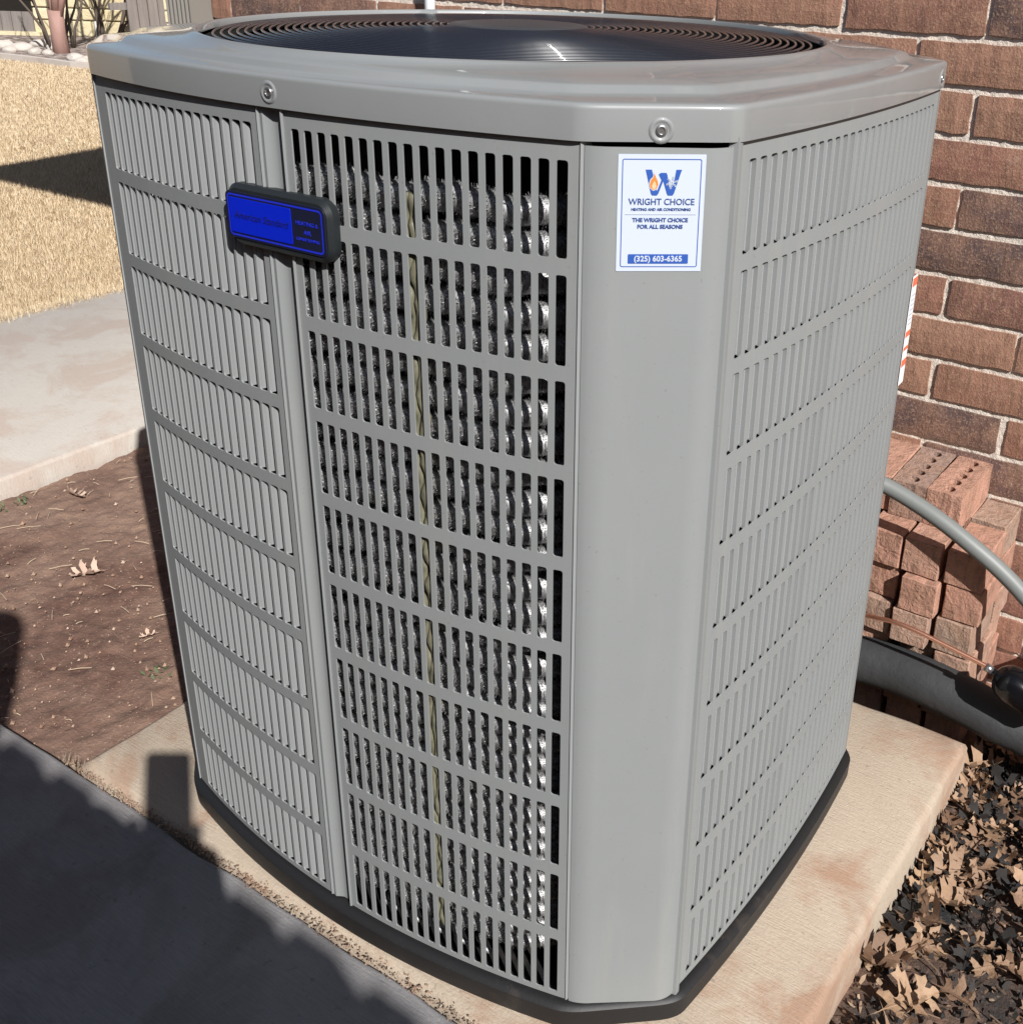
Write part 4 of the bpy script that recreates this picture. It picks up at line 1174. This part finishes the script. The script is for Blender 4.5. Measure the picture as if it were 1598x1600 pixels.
for rrow in range(9):
    h = rs_.choice([.16, .22, .28]); x = -.30-rs_.uniform(0, .2)
    while x < 1.7:
        L = rs_.uniform(.28, .6)
        mb = MB(); mb.box((0, 0, 0), (L-.02, .10, h-.02)); o = mb.build('stone_block', LIME, lw, loc=(x+L/2, .19+rs_.uniform(-.02, .01), zq+h/2)); x += L; k += 1
        bevel(o, .012, 2)
    zq += h
# black box painting the shade of a gap, grey boards below it, at the left
mb = MB(); mb.box((-1.0, .16, .43), (1.30, .10, .22)); mb.build('dark_gap', plain('gap_black', (.008, .008, .009), .2), lw)
mb = MB(); mb.box((-1.0, .12, .58), (1.45, .20, .07)); mb.build('lintel', LIME, lw)
for q in range(9):
    mb = MB(); mb.box((-1.62+.15*q, .13, .18), (.140, .07, .28)); mb.build('board', WOODG, lw)
mb = MB(); mb.box((-1.0, .08, .03), (1.5, .12, .06)); mb.build('sill', LIME, lw)
mb = MB(); mb.box((1.0, 1.3, 3.3), (15, 3.6, .3)); mb.build('roof', ROOFM, lw)
# dark shrub/hollow in front of the wall
TW = NT('twig_bark', (.10, .075, .06), .9).m
BARK = NT('crape_bark', (.30, .17, .14), .7); BARK.color(BARK.mix(BARK.noise(10, 4, .6, stretch=(1, 1, .3)), (.20, .105, .09), (.42, .26, .215))); BARK = BARK.m
def branch(mb, p, d, L, r, depth, rnd):
    q = p; pts = [p]; rr = [r]
    for i in range(3):
        d = (d+Vector((rnd.gauss(0, .13), rnd.gauss(0, .13), rnd.uniform(0, .12)))).normalized(); q = q+d*L/3; pts.append(q); rr.append(r*(1-.15*(i+1)))
    mb.tube(pts, rr, 7)
    if depth:
        for k in range(rnd.choice([2, 2, 3])):
            nd = (d+Vector((rnd.gauss(0, .45), rnd.gauss(0, .45), rnd.uniform(.0, .4)))).normalized(); branch(mb, q, nd, L*.75, r*.6, depth-1, rnd)
tp = P3(97, 84, z=.0); rt_ = random.Random(4)
tr = empty('bare_tree', (tp.x, tp.y, 0)); tag(tr, 'bare multi stemmed tree with reddish bark in the garden bed', 'tree')
mb = MB(); mb.tube([(0, 0, -.02), (-.01, 0, .25), (.0, 0, .5)], [.10, .085, .09], 12); mb.build('trunk', BARK, tr, smooth=True)
for q, (dx, dy) in enumerate(((-.28, .1), (.16, -.05), (-.05, .3), (.30, .2))):
    mb = MB(); branch(mb, Vector((dx*.12, dy*.1, .44)), Vector((dx, dy, 1)).normalized(), .9, .052, 2, rt_); mb.build('limb', BARK, tr, smooth=True)
for q, (u, v, lean) in enumerate(((80, 78, -.35), (108, 76, .25), (162, 62, .05), (181, 60, .42))):
    sp_ = P3(u, v, z=0); sh_ = empty('bare_shrub', (sp_.x, sp_.y, 0))
    tag(sh_, ['thin dark bare stems left of the reddish tree trunk', 'thin dark bare stems right of the reddish tree trunk', 'dark bare shrub in front of the black hollow in the limestone wall', 'slanting bare shrub stems near the wooden fence'][q], 'shrub')
    mb = MB()
    for m_ in range(4):
        branch(mb, Vector((rt_.gauss(0, .05), rt_.gauss(0, .05), 0)), Vector((right.x*(lean+rt_.gauss(0, .15)), right.y*(lean+rt_.gauss(0, .15)), 1)).normalized(), .75, .020, 2, rt_)
    mb.build('stem', TW, sh_, smooth=True)
# evergreen clump (dark)
cp_ = P3(172, 50, z=0); mb = MB()
for q in range(900):
    c = Vector((rt_.gauss(0, .17), rt_.gauss(0, .12), .55+rt_.gauss(0, .13))); a = rt_.uniform(0, 6.28); d = Vector((math.cos(a), math.sin(a), rt_.uniform(-.6, .6)))*.06; e = Vector((-math.sin(a), math.cos(a), rt_.uniform(-.5, .5)))*.02
    mb.add([c-e, c+e, c+d], [(0, 1, 2)])
o = mb.build('evergreen_shrub', plain('dark_foliage', (.012, .018, .012), .7), loc=(cp_.x, cp_.y, 0)); tag(o, 'small black green shrub against the limestone wall', 'shrub')
# small white marker stake
mk = P3(153, 62, z=0); mb = MB(); mb.box((0, 0, .12), (.025, .02, .24)); o = mb.build('marker_stake', plain('stake_white', (.8, .78, .74), .5), loc=(mk.x, mk.y, 0)); tag(o, 'small white stake in the garden bed', 'stake')
# wooden fence right of the limestone wall
fa, fb_ = P3(213, 64, z=0), P3(330, 58, z=0)
fd_ = (fb_-fa); fl = fd_.length; fd_.normalize(); fen = empty('wooden_fence', fa, math.atan2(fd_.y, fd_.x)); fen.location.z = 0
tag(fen, 'weathered vertical board fence between limestone wall and grey downspout', 'fence')
q = 0
while q*.15 < fl+2.5:
    mb = MB(); mb.box((q*.15, rt_.uniform(-.01, .01), .92), (.138, .02, 1.84)); mb.build('board', WOODG, fen); q += 1
mb = MB(); mb.box((fl/2+1, .04, .45), (fl+2.6, .05, .09)); mb.build('rail', WOODG, fen)

# ------------------------------------------------------------------ board fence on the far side of the walkway
FW_ = NT('cedar_board', (.25, .16, .1), .85); FW_.color(FW_.mix(FW_.noise(5, 5, .7, stretch=(8, 8, .6)), (.17, .11, .075), (.34, .24, .165))); FW_ = FW_.m
pf = empty('picket_fence', (0, -1.84, 0)); tag(pf, 'dog eared cedar board fence running along the walkway behind the camera', 'fence')
mb = MB(); pw, pth_, phh = .1590, .018, 2.17
P = [(-pw/2, 0), (pw/2, 0), (pw/2, phh-.045), (pw/2-.035, phh), (-pw/2+.035, phh), (-pw/2, phh-.045)]
mb.v += [(x, 0, z) for x, z in P]+[(x, pth_, z) for x, z in P]
mb.f += [(0, 1, 2, 3, 4, 5), (11, 10, 9, 8, 7, 6)]+[(k, (k+1) % 6+0, (k+1) % 6+6, k+6) for k in range(6)]
pme = mb.mesh('board'); rf_ = random.Random(8)
x = -6.0
while x < 4.5:
    o = link('board', pme, FW_, pf, loc=(x, rf_.uniform(-.002, .002), rf_.uniform(-.012, .012))); o.rotation_euler = (0, rf_.uniform(-.002, .002), 0); x += pw+rf_.choice([.0008, .0012, .0015, .0045])
for zr in (.35, 1.1, 1.85):
    mb = MB(); mb.box((-.75, -.03, zr), (10.6, .04, .10)); mb.build('rail', FW_, pf)
x = -5.8
while x < 4.6:
    mb = MB(); mb.box((x, -.10, 1.0), (.10, .10, 2.0)); mb.build('post', FW_, pf); x += 2.6

# ------------------------------------------------------------------ the photographer, behind the camera
SKIN = NT('skin', (.46, .27, .19), .5).m; SHIRT = plain('shirt_navy', (.03, .04, .07), .85); JEANS = plain('jeans', (.05, .06, .09), .9); HAIR = plain('hair_dark', (.03, .022, .018), .6)
body_dir = Vector((-math.sin(YAW), math.cos(YAW), 0)); bR = Vector((body_dir.y, -body_dir.x, 0))
PP = Vector((.66, -1.63, 0))
per = empty('person', PP); tag(per, 'person in a dark shirt standing behind the camera and holding a phone in both hands', 'person')
def skin(name, verts, edges, rad, mat, parent, sub=2, root=0):
    me = bpy.data.meshes.new(name); me.from_pydata([tuple(v) for v in verts], edges, []); me.update(); me.materials.append(mat)
    o = bpy.data.objects.new(name, me); col.objects.link(o); o.parent = parent
    m = o.modifiers.new('skin', 'SKIN'); m.use_smooth_shade = True
    for i, r in enumerate(rad):
        d = me.skin_vertices[0].data[i]; d.radius = r if isinstance(r, tuple) else (r, r); d.use_root = (i == root)
    s = o.modifiers.new('sub', 'SUBSURF'); s.levels = sub; s.render_levels = sub
    return o
def L3(f, r, z): return body_dir*f+bR*r+Vector((0, 0, z))
cl_ = CAM-PP    # phone position relative to the person's base
phc = cl_-Fw*.018
hR = phc+Rv*.065-Uv*.115-Fw*.02; hL = phc-Rv*.065-Uv*.115-Fw*.02
GZ = .0
V = [L3(0, 0, 1.08), L3(.02, 0, 1.27), L3(.02, 0, 1.44), L3(.05, -.01, 1.62), L3(.11, -.02, 1.76), L3(.155, -.03, 1.90), L3(.165, -.03, 1.99),
     L3(0, .11, 1.03), L3(.03, .13, .58), L3(0, .14, .10), L3(.12, .15, .045),
     L3(0, -.11, 1.03), L3(-.02, -.14, .58), L3(-.06, -.15, .10), L3(.06, -.16, .045),
     L3(.02, .235, 1.49), L3(.14, .36, 1.16), hR, L3(.02, -.235, 1.49), L3(.16, -.30, 1.14), hL]
E_ = [(0, 1), (1, 2), (2, 3), (3, 4), (4, 5), (5, 6), (0, 7), (7, 8), (8, 9), (9, 10), (0, 11), (11, 12), (12, 13), (13, 14), (2, 15), (15, 16), (16, 17), (2, 18), (18, 19), (19, 20)]
Rr = [(.17, .12), (.155, .115), (.19, .125), .065, .085, (.095, .11), (.07, .08), .105, .075, .052, .045, .105, .075, .052, .045, .072, .055, .034, .072, .055, .034]
skin('body', V, E_, Rr, SKIN, per)
skin('shirt', [V[0], V[1], V[2], V[15], V[15].lerp(V[16], .75), V[18], V[18].lerp(V[19], .75)], [(0, 1), (1, 2), (2, 3), (3, 4), (2, 5), (5, 6)], [(.215, .165), (.20, .16), (.215, .15), .10, .095, .10, .095], SHIRT, per)
skin('trousers', [V[0], V[7], V[8], V[9], V[11], V[12], V[13]], [(0, 1), (1, 2), (2, 3), (0, 4), (4, 5), (5, 6)], [(.185, .14), .12, .09, .07, .12, .09, .07], JEANS, per)
skin('hair', [L3(.12, -.03, 1.88), L3(.145, -.03, 1.97), L3(.16, -.03, 2.03)], [(0, 1), (1, 2)], [.09, (.102, .115), (.075, .085)], HAIR, per)
for sgn, hnd in ((1, hR), (-1, hL)):
    for q in range(4):
        a = hnd-Uv*(.012*q-.03)+Rv*sgn*.004; p1 = a-Rv*sgn*.012-Fw*.028; p2 = a-Rv*sgn*.040-Fw*.030; p3 = a-Rv*sgn*(.062-.004*abs(q-1))-Fw*.016
        skin('finger', [a, p1, p2, p3], [(0, 1), (1, 2), (2, 3)], [.011, .010, .009, .008], SKIN, per, 1)
    a = hnd+Uv*.02; skin('thumb', [a, a-Rv*sgn*.02+Uv*.02-Fw*.03, a-Rv*sgn*.035+Uv*.03-Fw*.030], [(0, 1), (1, 2)], [.013, .011, .010], SKIN, per, 1)
ph = empty('phone', CAM-Fw*.006); ph.matrix_world = Matrix.Translation(CAM-Fw*.008) @ Matrix((Rv, Uv, -Fw)).transposed().to_4x4()
tag(ph, 'black mobile phone held in both hands at the camera position', 'phone')
me_ = plate(.088, .178, .011, 0, .009, 'phone_body', plain('phone_black', (.015, .015, .017), .25), .001, ph, loc=(0.0, -.045, 0))
